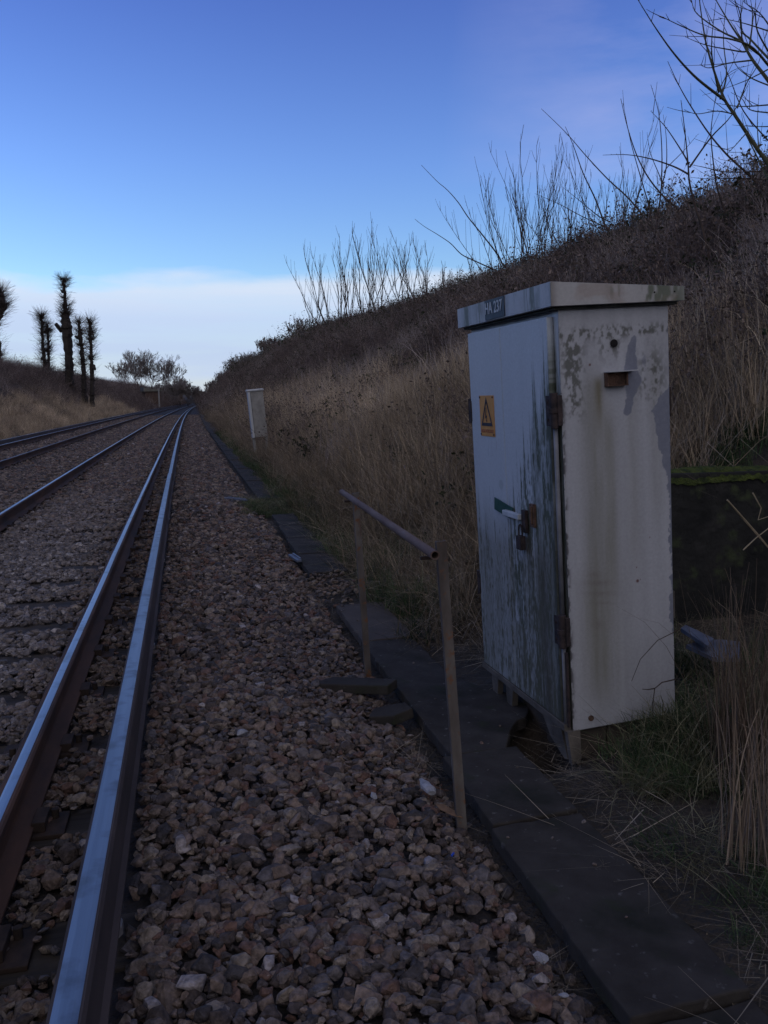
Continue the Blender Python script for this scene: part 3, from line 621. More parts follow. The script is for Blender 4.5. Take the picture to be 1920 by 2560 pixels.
for sx_, sz_ in ((-1, 1), (1, 1), (-1, -1), (1, -1)):
    mb = MB(); c0 = Vector((-.0335, .700+sx_*.078, 1.300+sz_*.087)); mb.tube([c0, c0+Vector((-.003, 0, 0))], .0045, 10); mb.build('rivet', M['hinge'], sg)
# hinges, pipe trim, latch
def hinge(z0, z1):
    mb = MB(); mb.tube([(-.026, .012, z0), (-.026, .012, z1)], .017, 10)
    mb.box((-.038, .012, z0+.01), (-.0305, .062, z1-.01)); mb.box((-.02, -.012, z0+.01), (-.001, .012, z1-.01))
    mb.tube([(-.028, .012, (z0+z1)/2-.01), (-.028, .012, (z0+z1)/2+.01)], .021, 10)
    for k in (.25, .75): mb.tube([(-.038, .045, z0+(z1-z0)*k), (-.043, .045, z0+(z1-z0)*k)], .007, 6)
    return mb
h = hinge(1.26, 1.40); h.build('hinge', M['hinge'], cab, bevel=.002); h = hinge(.36, .50); h.build('hinge', M['hinge'], cab, bevel=.002)
mb = MB(); mb.tube([(-.016, .026, .02), (-.016, .026, .36)], .010, 8); mb.tube([(-.016, .026, .50), (-.016, .026, 1.26)], .010, 8); mb.build('hinge_rod', M['rod'], cab, smooth=True)
mb = MB(); mb.tube([(-.013, .008, .02), (-.013, .008, .34)], .008, 8); mb.build('rust_run', M['hinge'], cab)
for z_ in (1.32, .45):
    mb = MB(); mb.tube([(-.02, .93, z_-.06), (-.02, .93, z_+.06)], .017, 8); mb.box((-.035, .90, z_-.05), (-.03, .935, z_+.05)); mb.build('hinge', M['hinge'], cab)
mb = MB(); mb.box((-.043, .205, .835), (-.0305, .25, .935)); mb.box((-.052, .215, .85), (-.043, .232, .925)); mb.build('latch_plate', M['rustflake'], cab, bevel=.002)
mb = MB(); mb.box((-.048, .285, .80), (-.0305, .325, .90)); mb.build('hasp', M['hinge'], cab, bevel=.003)
mb = MB(); mb.box((-.064, .325, .855), (-.040, .500, .880)); mb.build('lever', M['white'], cab, bevel=.004)
mb = MB(); mb.prism([(-.105, -.035), (.075, -.035), (.105, -.008), (.105, .022), (-.105, .024)], face(.535, .885, -.038) @ Matrix.Rotation(-.12, 4, 'Z'), .004); mb.build('key_tag', M['green'], cab, bevel=.001)
mb = MB(); z_ = .80
pts = [(-.055, .322+.018*math.cos(a_), .80+.035*max(0, math.sin(a_))-.02*(math.sin(a_) < 0)) for a_ in np.linspace(-.4, math.pi+.4, 12)]
mb.tube(pts, .004, 6); mb.box((-.068, .300, .725), (-.042, .346, .785)); mb.build('padlock', M['hinge'], cab, bevel=.004)
# bracket, hole, bolt on the side
mb = MB(); mb.box((.188, -.050, 1.4645), (.315, 0, 1.469)); mb.build('ledge', M['paint'], cab, bevel=.001)
mb = MB(); mb.box((.190, -.028, 1.412), (.196, 0, 1.463)); mb.box((.276, -.028, 1.412), (.282, 0, 1.463)); mb.box((.190, -.030, 1.410), (.282, 0, 1.4135)); mb.box((.197, -.012, 1.414), (.275, -.004, 1.463)); mb.build('bracket', M['rustflake'], cab, bevel=.001)
mb = MB(); mb.tube([(.237, -.0045, 1.578), (.237, -.001, 1.578)], .0155, 20); mb.build('vent_hole', M['dark'], cab)
mb = MB(); mb.tube([(.083, -.006, .045), (.083, 0, .045)], .012, 12); mb.build('bolt', M['rustflake'], cab)
for x_ in (.40, .49): 
    mb = MB(); mb.tube([(x_, LY0-.005, 1.765), (x_, LY0-.002, 1.765)], .0035, 8); mb.build('screw', M['dark'], lidm)
# rear hinges
for z_, mm in ((1.33, 'iron'), (.47, 'conc')):
    mb = MB(); mb.box((CD, .02, z_-.055), (CD+.022, .05, z_-.018)); mb.box((CD, .02, z_+.0), (CD+.018, .05, z_+.055)); mb.tube([(CD+.02, .03, z_-.06), (CD+.02, .03, z_+.06)], .007, 8); mb.build('rear_hinge', M[mm], cab, bevel=.002)
# plinth and corner feet
mb = MB(); mb.box((.02, .03, -.16), (.17, .30, -.003)); mb.box((.175, .03, -.16), (.33, .30, -.003)); mb.box((.335, .035, -.16), (.47, .30, -.003)); mb.box((.05, .31, -.16), (.46, .93, -.003)); mb.build('plinth', M['brick'], cab, bevel=.006)
mb = MB(); mb.prism([(-.03, .004), (.028, .004), (.030, -.12), (.018, -.15), (.0, -.13), (-.012, -.145)], Matrix(((1, 0, 0, 0), (0, 0, -1, .022), (0, 1, 0, 0), (0, 0, 0, 1))), .03); mb.build('corner_foot', M['conc'], cab)
mb = MB(); mb.prism([(.30, .0), (.24, .0), (.10, -.02), (.045, -.14), (.075, -.15), (.20, -.10)], Matrix(((0, 0, -1, 0.005), (1, 0, 0, 0), (0, 1, 0, 0), (0, 0, 0, 1))), .012); mb.build('gusset', M['conc'], cab)
for y_ in (.62, .80): 
    mb = MB(); mb.prism([(-.05, 0), (.04, 0), (.03, -.10), (-.02, -.13)], Matrix(((0, 0, -1, 0.01), (1, 0, 0, y_), (0, 1, 0, 0), (0, 0, 0, 1))), .03); mb.build('foot', M['conc'], cab)

# ------------------------------------------------------------------ small far cabinet
b0 = at(658, 1120, y=22); tp = at(640, 985, y=22)
sc2 = empty('pillar_cabinet', (1.93, 22, .10), (.0, -.085, .03), label='slim grey pillar cabinet with rounded cap, far along the path among the scrub', cat='equipment cabinet')
mb = MB(); mb.box((-.15, .0, .45), (.175, .22, 1.60)); mb.build('body', M['concpost'], sc2, bevel=.01)
mb = MB(); mb.box((-.215, -.02, 1.05-.6), (-.155, .24, 1.60)); mb.build('door', M['paint'], sc2, bevel=.004)
mb = MB(); mb.box((-.235, -.035, 1.603), (.20, .26, 1.665)); mb.build('cap', M['paint'], sc2, bevel=.028)
for x_ in (-.18, .14):
    mb = MB(); mb.box((x_-.03, .06, -.2), (x_+.035, .14, .45)); mb.build('leg', M['concpost'], sc2, bevel=.004)

# ------------------------------------------------------------------ retaining wall behind the cabinet
rw = empty('retaining_wall', (3.6, 4.85, 0), label='low dark concrete retaining wall with mossy top behind the cabinet', cat='wall')
WX = np.linspace(-1.35, 3.4, 60); mb = MB()
mb.box((-1.35, -.06, -.3), (3.4, .12, 1.0)); o = mb.build('wall', M['wall'], rw, bevel=.01)
A, B = np.meshgrid(np.linspace(-1.38, 3.4, 420), np.linspace(0, 1, 60), indexing='ij'); th = B*math.pi
rr = .006+.034*fbm(A*3, B*2, 200)*(.5+.5*fbm(A*1.1, 0*B, 207))+.022*(fbm(A*30, B*14, 203)-.5)
hang = -.10*sst(.3, 0, B)*fbm(A*9, 0*B+.5, 205, 5)
npmesh('moss', np.stack([A, .03-np.cos(th)*(.095+rr*.35), 1.0+np.sin(th)*rr*1.5-.012+hang], -1).reshape(-1, 3), gridF(420, 60), M['moss'], parent=rw, smooth=True)

# ------------------------------------------------------------------ litter lying about
mt = empty('metal_tray', (2.95, 4.35, .2), label='bent blue-grey metal tray dumped between the cabinet and the mossy wall', cat='scrap metal')
def plate(px, z, nm):
    p = [at(x, y, z=z) - Vector((2.95, 4.35, .2)) for x, y in px]; n = len(p)
    mb = MB(); mb.add(p+[q-Vector((0, 0, .02)) for q in p], [tuple(range(n))[::-1], tuple(range(n, 2*n))]+[(i, (i+1) % n, n+(i+1) % n, n+i) for i in range(n)]); mb.build(nm, M['bluemetal'], mt)
plate([(1702, 1570), (1714, 1562), (1785, 1596), (1768, 1614)], .27, 'flange'); plate([(1716, 1612), (1745, 1603), (1800, 1598), (1850, 1604), (1850, 1645), (1787, 1645)], .22, 'tray')
for (px, py, s, lab) in ((1350, 2370, .030, 'large pale stone beside the foreground path edge'), (1410, 2470, .016, 'small bright white stone lying just left of the nearest lid'), (795+140, 2015, .020, 'pale stone near the base of the near handrail post'), (610, 1895, .042, 'long flat pale stone in the middle of the ballast')):
    o = stone(px, M['stonewhite']); COL.objects.link(o); p = at(px, py, z=.0); o.location = (p.x, p.y, float(zb(p.x, p.y))+.03 if p.x < .97 else .01); o.scale = (s, s*.8, s*.8); o.rotation_euler = (.3, .2, px); o.name = 'pale_stone'; tag(o, lab, 'stone', 'pale stones in the ballast')
mb = MB(); mb.tube([(0, 0, 0), (.01, .03, .004), (.012, .06, .0), (.03, .10, -.004), (.034, .125, -.004), (.036, .14, -.004)], [.020, .032, .030, .026, .014, .012], 9)
o = mb.build('crushed_bottle', M['stonewhite'], label='crushed pale plastic bottle lying against the near handrail post', cat='bottle'); o.scale = (.8, .8, .5); o.location = (.855, 2.95, .005); o.rotation_euler = (.1, .2, .35)
mb = MB(); mb.tube([(0, 0, 0), (.012, .01, .004), (.02, .025, 0)], .006, 6)
M['blue'] = mat('blue_plastic', (.01, .05, .4), (.02, .08, .5), 5, .4, 0)
o = mb.build('plastic_scrap', M['blue'], label='tiny blue plastic scrap among the ballast', cat='litter'); o.location = (.80, 2.53, -.01); o.scale = (.6, .6, .6)
for p, r, L_, lab in (((.955, 7.85, .01), .12, .34, 'pale splintered batten at the edge of the four-lid run'), ((.70, 12.7, .03), .6, .5, 'grey batten lying in the ballast near the mossy gap')):
    mb = MB(); mb.box((-.022, -L_/2, 0), (.022, L_/2, .018)); mb.box((.012, -L_/2.5, .018), (.028, L_/2.2, .03)); o = mb.build('batten', M['bluemetal'], label=lab, cat='batten'); o.location = p; o.rotation_euler = (0, 0, r)
mb = MB()
cc = [(0, 0), (.03, .02), (.09, .018), (.15, 0), (.10, -.018), (.03, -.02)]; mb.prism(cc, Matrix.Identity(4), .003)
o = mb.build('dead_leaf', M['leafbrown'], label='long curled brown leaf at the foot of the near handrail post', cat='leaf'); o.location = (.845, 2.86, .005); o.scale = (.8, .7, .8); o.rotation_euler = (.3, .15, -.9)

# ------------------------------------------------------------------ vegetation sources
def ribbons(n, h0, h1, spread, w, lean, c0, c1, seed, seg=4, droop=.4, flat=0.):
    r = np.random.default_rng(seed); V = []; F = []; C = []
    for i in range(n):
        a = r.uniform(0, 6.283); rad = spread*math.sqrt(r.random()); bx, by = rad*math.cos(a), rad*math.sin(a)
        h = r.uniform(h0, h1); da = r.uniform(0, 6.283); le = abs(r.normal(0, lean)); fa = r.uniform(0, 3.14); ww = w*r.uniform(.6, 1.3)
        dr = droop*r.random()**2; cc = np.array(c0)+(np.array(c1)-np.array(c0))*r.random(); cc = cc*r.uniform(.7, 1.25)
        b0 = len(V); 
        for s in range(seg+1):
            t_ = s/seg; out = le*h*t_+dr*h*t_**3; zz_ = h*t_*(1-flat)-dr*h*.8*t_**4
            x = bx+out*math.cos(da); y = by+out*math.sin(da); k = ww*(1-.75*t_**1.5)/2
            V.append((x-k*math.cos(fa), y-k*math.sin(fa), zz_)); V.append((x+k*math.cos(fa), y+k*math.sin(fa), zz_)); C += [cc, cc]
            if s: F.append((b0+2*s-2, b0+2*s-1, b0+2*s+1, b0+2*s))
    return np.array(V), np.array(F), np.array(C)
def tangle(n, h0, h1, spread, r0, c0, c1, leaves, lc0, lc1, seed, lsize=.03, up=.6):
    r = np.random.default_rng(seed); V = []; F = []; C = []
    for i in range(n):
        a = r.uniform(0, 6.283); rad = spread*math.sqrt(r.random())*.8; p = np.array([rad*math.cos(a), rad*math.sin(a), -.05])
        da = r.uniform(0, 6.283); d = np.array([math.cos(da)*(1-up), math.sin(da)*(1-up), up+.3*r.random()]); d /= np.linalg.norm(d); L_ = r.uniform(h0, h1); seg = 5
        cc = (np.array(c0)+(np.array(c1)-np.array(c0))*r.random())*r.uniform(.7, 1.2); arch = r.uniform(0, .9)
        b0 = len(V); rr = r0*r.uniform(.6, 1.2); pts = []
        for s in range(seg+1):
            pts.append(p.copy()); k = rr*(1-.7*s/seg)
            for q in range(3): 
                an = 2.094*q+i; V.append(p+np.array([k*math.cos(an), k*math.sin(an), k*.3*math.sin(an+1)])); C.append(cc)
            if s:
                for q in range(3): F.append((b0+3*(s-1)+q, b0+3*(s-1)+(q+1) % 3, b0+3*s+(q+1) % 3, b0+3*s+q))
            p = p+d*L_/seg; d = d+r.normal(0, .16, 3)+np.array([0, 0, -arch*.28]); d /= np.linalg.norm(d)
        for _ in range(leaves):
            q = pts[r.integers(1, seg+1)]+r.normal(0, .03, 3); s_ = lsize*r.uniform(.5, 1.3); n1_ = r.normal(0, 1, 3); n1_ /= np.linalg.norm(n1_); n2_ = np.cross(n1_, r.normal(0, 1, 3)); n2_ /= np.linalg.norm(n2_)
            b1 = len(V); lc = (np.array(lc0)+(np.array(lc1)-np.array(lc0))*r.random())
            V += [q-n1_*s_, q+n2_*s_*.5, q+n1_*s_, q-n2_*s_*.5]; C += [lc]*4; F.append((b1, b1+1, b1+2, b1+3))
    return np.array(V), np.array(F), np.array(C)
def src(vfc, m): return npmesh('src', vfc[0], vfc[1], m, link=False, col=vfc[2])
DG0, DG1 = (.19, .135, .088), (.44, .345, .24)
dry = [src(ribbons(95, .35, .85, .26, .0048, .30, DG0, DG1, 10+i, droop=.8), M['grass']) for i in range(5)]+[src(ribbons(80, .25, .6, .26, .0055, .55, DG0, (.34, .27, .19), 20+i, droop=1.3), M['grass']) for i in range(3)]
grn = [src(ribbons(70, .08, .26, .12, .0045, .45, (.026, .045, .018), (.065, .095, .04), 30+i, droop=.7), M['grass']) for i in range(3)]+[src(ribbons(60, .10, .32, .14, .0045, .6, (.08, .08, .045), (.2, .18, .11), 40+i, droop=.9), M['grass']) for i in range(2)]
litter = [src(ribbons(34, .03, .13, .17, .0035, 1.7, (.06, .045, .033), (.26, .21, .15), 50+i, flat=.93, droop=.1), M['grass']) for i in range(4)]
BR0, BR1 = (.085, .060, .056), (.20, .15, .135)
brm = [src(tangle(36, .5, 1.15, .42, .0055, BR0, BR1, 5, (.07, .052, .045), (.16, .12, .10), 60+i, .024), M['bramble']) for i in range(4)]+\
      [src(tangle(44, .4, .95, .40, .0050, (.2, .16, .145), (.46, .38, .34), 2, (.12, .09, .075), (.2, .16, .13), 70+i, .02, up=.85), M['bramble']) for i in range(3)]+\
      [src(tangle(26, .4, .9, .40, .006, BR0, BR1, 22, (.016, .022, .010), (.045, .048, .022), 80+i, .032), M['bramble']) for i in range(2)]
def slope_rot(n, amt=.12): return np.stack([rng.normal(0, amt, n), rng.normal(0, amt, n), rng.uniform(0, 6.283, n)], -1)
def orange_top(Y, u): return 4.9+2.4*(fbm(Y*.16, u*.2, 300)-.5)+1.6*(fbm(Y*.7, u*.7, 303)-.5)
def region(y0, y1, u0, u1, dens, mr=1.5):
    n = int((y1-y0)*(u1-u0)*dens); Y = rng.uniform(y0, y1, n); u = rng.uniform(u0, u1, n); X = u+off(Y); k = inview(X, Y, 1.5, mr); return u[k], Y[k], X[k]
# dry grass, right bank
PP = []; 
for y0, y1, dn, sc_ in ((4.9, 9, 42, 1.), (9, 18, 30, 1.05), (18, 35, 14, 1.2), (35, 70, 5, 1.5), (70, 130, 1.6, 2.)):
    u, Y, X = region(y0, y1, 1.45, 7.2, dn)
    k = (u < orange_top(Y, u)+rng.normal(0, .35, len(u))) & (rng.random(len(u)) < sst(1.35, 2.0, u)+.12) & ~((X > 1.4) & (X < 2.15) & (Y < 4.3))
    k &= ~((Y < 5.25) & (u > 2.1) & (u < 6)) & ~((Y > 21.95) & (Y < 22.3) & (u < 2.1)) & (rng.random(len(u)) < -.1+1.7*fbm(u*.9, Y*.9, 320))
    k &= ~((Y > 35) & (u > 4.5+rng.normal(0, .6, len(u))-(Y-35)*.03))
    u, Y, X = u[k], Y[k], X[k]; n = len(u)
    hs = sc_*rng.uniform(.7, 1.15, n)*(.45+.55*sst(1.5, 2.7, u)); wid = sc_*rng.uniform(.85, 1.2, n)
    PP.append((np.stack([X, Y, terr(u, Y)-.03], -1), slope_rot(n, .13), np.stack([wid, wid, hs], -1), rng.integers(0, 8, n), np.clip(.95*sst(.38, .66, fbm(u*.5, Y*.35, 350))*sst(2.2, 3.6, u)-.35*sst(2.6, 1.6, u)-.05-.5*sst(10, 7, Y)*sst(2, 3, u), -.5, 1)))
# dry grass, far left bank (stops at the dark scrub)
for y0, y1, dn, sc_ in ((24, 60, 7, 1.2), (60, 130, 3.5, 1.5)):
    u, Y, X = region(y0, y1, -10.8, -7.0, dn)
    k = (-u < 9.5+1.5*(fbm(Y*.12, u*.2, 330)-.5)+rng.normal(0, .3, len(u))-.6*sst(95, 125, Y)) & (rng.random(len(u)) < .5+.7*fbm(u*.8, Y*.4, 333)) & ((Y < 112) | (rng.random(len(u)) < .25))
    u, Y, X = u[k], Y[k], X[k]; n = len(u); wid = sc_*rng.uniform(.9, 1.4, n)
    PP.append((np.stack([X, Y, terr(u, Y)-.05], -1), slope_rot(n, .15), np.stack([wid, wid, sc_*.75*rng.uniform(.6, 1.1, n)], -1), rng.integers(0, 8, n), .0+1.0*fbm(u*.5, Y*.25, 352)))
PP = [np.concatenate([p[i] for p in PP]) for i in range(5)]
scatter('dry_grass', dry, *PP, label='tall dry orange-brown grass on the lower banks'); print('dry', len(PP[0]))
# dark bramble scrub on the upper banks
PP = []
for y0, y1, dn, sc_ in ((4.9, 12, 16, .95), (12, 30, 12, 1.05), (30, 70, 6, 1.3), (70, 160, 2.6, 1.9), (160, 420, .7, 3.2)):
    u, Y, X = region(y0, y1, 1.6, 13.5, dn)
    ot = orange_top(Y, u); ot = np.where(Y > 35, np.minimum(ot, 4.5-(Y-35)*.03), ot)
    k = (u > ot-.5+rng.normal(0, .5, len(u))) | (rng.random(len(u)) < .32*(u > 2.2)*sst(.35, .6, fbm(u*.8, Y*.8, 325))) ; k &= (u > 2.0-.6*sst(30, 60, Y)); k &= ~((Y > 21.9) & (Y < 22.4) & (u < 2.3)) & ~((Y < 5.3) & (u < 6))
    u, Y, X = u[k], Y[k], X[k]; n = len(u)
    hs = sc_*rng.uniform(.6, 1.1, n)*(.75+.7*fbm(u*.4, Y*.4, 340))*(1+.3*sst(8.3, 10, u)*sst(35, 80, Y)); pale = vn(u*.45, Y*.45, 345); 
    I = np.where(rng.random(n) < sst(.35, .7, pale), rng.integers(4, 7, n), rng.integers(0, 4, n)); I = np.where(rng.random(n) < np.where(u > 9.4, .45, .10), rng.integers(7, 9, n), I)
    PP.append((np.stack([X, Y, terr(u, Y)-.04], -1), slope_rot(n, .15), np.stack([hs, hs, hs], -1), I))
for y0, y1, dn, sc_ in ((24, 70, 4, 1.4), (70, 160, 2.4, 1.9), (160, 420, .8, 3.)):
    u, Y, X = region(y0, y1, -16, -7.1, dn)
    k = (-u > 9.3+1.5*(fbm(Y*.12, u*.2, 330)-.5)-2.4*sst(95, 128, Y)+rng.normal(0, .3, len(u)))
    u, Y, X = u[k], Y[k], X[k]; n = len(u); hs = sc_*rng.uniform(.5, .95, n)
    I = np.where(rng.random(n) < .25, rng.integers(4, 7, n), rng.integers(0, 4, n))
    PP.append((np.stack([X, Y, terr(u, Y)-.1], -1), slope_rot(n, .15), np.stack([hs, hs, hs*.8], -1), I))
PP = [np.concatenate([p[i] for p in PP]) for i in range(4)]
scatter('bramble_scrub', brm, *PP, label='dark purple-brown bramble scrub over the upper banks'); print('bramble', len(PP[0]))
# short green grass and fallen stems near the path
u, Y, X = region(1.0, 16, 1.33, 4.2, 34, .8)
g = fbm(u*1.6, Y*1.3, 360); k = (rng.random(len(u)) < sst(.42, .62, g)*(.25+.75*sst(.1, .9, np.minimum(u-1.25, 9)))) & ~((u < 1.72) & (Y < 5.0) & (Y > 2.75)) & ~((Y > 3.1) & (Y < 4.35) & (u < 2.15))
k &= (u < 3.0) | (Y < 4.8); u, Y, X = u[k], Y[k], X[k]; n = len(u); s_ = rng.uniform(.5, 1.15, n)
Pa = [np.stack([X, Y, terr(u, Y)-.01], -1), slope_rot(n, .2), np.stack([s_, s_, s_], -1), rng.integers(0, 5, n)]
m = 240; Y = rng.uniform(11.1, 13.1, m); X = rng.uniform(.75, 1.6, m); s_ = rng.uniform(.25, .55, m)      # mossy gap across the path
Pb = [np.stack([X, Y, np.where(X < .97, zb(X, Y), -.04)], -1), slope_rot(m, .2), np.stack([s_*1.4, s_*1.4, s_*.7], -1), rng.integers(0, 5, m)]
m = 500; Y = rng.uniform(14, 40, m); u = rng.uniform(1.36, 1.75, m); s_ = rng.uniform(.5, 1.0, m); Pc = [np.stack([u+off(Y), Y, terr(u, Y)], -1), slope_rot(m, .2), np.stack([s_*1.2, s_*1.2, s_], -1), rng.integers(0, 3, m)]
m = 260; X = rng.uniform(2.3, 6.5, m); Y = rng.uniform(5.0, 5.4, m); s_ = rng.uniform(.5, 1.0, m); Pd = [np.stack([X, Y, terr(X, Y)-.02], -1), slope_rot(m, .2), np.stack([s_, s_, s_], -1), rng.integers(0, 3, m)]
m = 230; X = np.concatenate([rng.uniform(1.62, 2.15, 110), rng.uniform(1.9, 2.9, 120)]); Y = np.concatenate([rng.uniform(2.72, 3.10, 110), rng.uniform(2.5, 4.7, 120)]); s_ = rng.uniform(.35, .95, m); Pe = [np.stack([X, Y, terr(X, Y)-.01], -1), slope_rot(m, .25), np.stack([s_, s_, s_*.8], -1), rng.integers(0, 5, m)]
m = 150; X = rng.uniform(1.45, 2.6, m); Y = rng.uniform(1.7, 2.75, m); k_ = fbm(X*3, Y*3, 370) > .5; X, Y = X[k_], Y[k_]; m = len(X); s_ = rng.uniform(.3, .7, m); Pg = [np.stack([X, Y, terr(X, Y)-.01], -1), slope_rot(m, .25), np.stack([s_*1.3, s_*1.3, s_*.7], -1), rng.integers(0, 5, m)]
m = 420; Y = rng.uniform(5.2, 14, m); u = rng.uniform(1.38, 2.3, m); s_ = rng.uniform(.6, 1.3, m)*sst(2.6, 1.5, u); Pf = [np.stack([u+off(Y), Y, terr(u, Y)-.02], -1), slope_rot(m, .25), np.stack([s_, s_, s_], -1), rng.integers(0, 5, m)]
PP = [np.concatenate([a[i] for a in (Pa, Pb, Pc, Pd, Pe, Pf, Pg)]) for i in range(4)]
scatter('green_grass', grn, *PP, label='short dull green grass at the foot of the bank')
u, Y, X = region(1.0, 9, 1.34, 4.5, 60, .8); k = ~((u < 1.6) & (Y > 3.2) & (Y < 4.95)) & ((u < 2.6) | (Y < 4.75)); u, Y, X = u[k], Y[k], X[k]; n = len(u)
Pa = [np.stack([X, Y, terr(u, Y)+.005], -1), slope_rot(n, .12), np.full((n, 3), 1.)*rng.uniform(.5, 1.3, n)[:, None], rng.integers(0, 4, n)]
m = 90; Y = rng.uniform(1.2, 14, m); u = rng.uniform(.84, 1.02, m); Pb = [np.stack([u, Y, zb(u, Y)+.02], -1), slope_rot(m, .12), np.full((m, 3), .55), rng.integers(0, 4, m)]
PP = [np.concatenate([a[i] for a in (Pa, Pb)]) for i in range(4)]
scatter('straw_litter', litter, *PP, label='fallen straw and dead stems on the ground beside the path')

# clumps of standing straw near the right edge
for (px, py, h_, sp_, n_, lab) in ((1855, 1960, .80, .13, 260, 'tall upright clump of dry straw at the right edge'), (1910, 2150, .55, .14, 150, 'shorter loose clump of straw below the tall one at the right edge')):
    p = at(px, py, z=0); V, F, C = ribbons(n_, h_*.55, h_*1.08, sp_, .0042, .10, (.12, .082, .058), (.26, .20, .145), px, droop=.35, seg=6)
    o = npmesh('straw_clump', V, F, M['grass'], col=C, label=lab, cat='grass clump'); o.location = (p.x, p.y, gz(p.x, p.y))
def stems(name, lines, mm, lab, cat, r0=.0022):
    mb = MB()
    for ln in lines: mb.tube(ln, [r0*(1-.5*i/(len(ln)-1)) for i in range(len(ln))], 5)
    return mb.build(name, M[mm], label=lab, cat=cat)
stems('bramble_stem', [[at(x, y, y=3.12) for x, y in ((1700, 1572), (1686, 1580), (1644, 1601), (1601, 1648), (1579, 1703))]], 'twig', 'thin arching bramble stem across the lower cabinet side', 'bramble stem')
stems('bramble_stem', [[at(x, y, y=3.10) for x, y in ((1690, 1698), (1655, 1706), (1637, 1721), (1632, 1760), (1634, 1850))], [at(x, y, y=3.10) for x, y in ((1637, 1721), (1620, 1724), (1606, 1723))]], 'twig', 'forked bramble sprig at the bottom right of the cabinet side', 'bramble stem', .003)
stems('dry_stalk', [[at(x, y, y=2.6+.03*i) for i, (x, y) in enumerate(((1818, 1250), (1860, 1300), (1925, 1375)))], [at(x, y, y=2.62) for x, y in ((1858, 1375), (1890, 1345), (1935, 1310))], [at(x, y, y=2.6) for x, y in ((1820, 1252), (1890, 1330), (1940, 1390))], [at(x, y, y=2.66) for x, y in ((1882, 1232), (1903, 1270), (1895, 1300), (1925, 1290))]], 'straw', 'pale dead stalks poking in from the right edge in front of the dark wall', 'dead stalk', .0028)

# ------------------------------------------------------------------ bare saplings and trees
def trace(lines, ybase, ydrift, r0, mm, name, lab, cat, twig=0, org=(1280, 0), sc_=2.592, seed=1, base=None, group=None):
    """branches followed from root to tip; each gets its own depth drift; buds and side twigs added"""
    r = random.Random(seed); root = base; mb = MB(); bud = MB()
    e = empty(name, root, label=lab, cat=cat, group=group)
    for li, (ln, rk, dy) in enumerate(lines):
        n = len(ln); pts = []
        for i, (x, y) in enumerate(ln): pts.append(at(org[0]+x/sc_, org[1]+y/sc_, y=ybase+dy*ydrift*(i/(n-1)))-root)
        fine = []
        for i in range(n-1):
            for k in range(5):
                t_ = k/5; p0 = pts[max(i-1, 0)]; p1 = pts[i]; p2 = pts[i+1]; p3 = pts[min(i+2, n-1)]
                q = .5*((2*p1)+(p2-p0)*t_+(2*p0-5*p1+4*p2-p3)*t_*t_+(3*p1-p0-3*p2+p3)*t_**3); fine.append(q)
        fine.append(pts[-1]); N = len(fine)
        mb.tube(fine, [max(r0*rk*(1-.82*i/(N-1)), .0018) for i in range(N)], 6)
        for i in range(2, N, 1):
            q = fine[i]; d_ = Vector((r.uniform(-1, 1), r.uniform(-1, 1), r.uniform(-.2, 1)))*.012; bud.tube([q, q+d_], [.0045, .0015], 4)
            if r.random() < twig:
                dirv = (fine[min(i+1, N-1)]-fine[i-1]).normalized(); sd_ = Vector((r.uniform(-1, 1), r.uniform(-1, 1), r.uniform(-.2, 1))); d_ = (dirv+sd_*.8).normalized(); L_ = r.uniform(.2, .7)*(1-.5*i/N)
                tp_ = [q+d_*L_*k/4+Vector((0, 0, .06*L_*(k/4)**2)) for k in range(5)]; bud.tube(tp_, [.0045*(1-.15*k) for k in range(5)], 4)
    mb.build('branches', M[mm], e, smooth=True); bud.build('twigs', M['twig'], e); return e
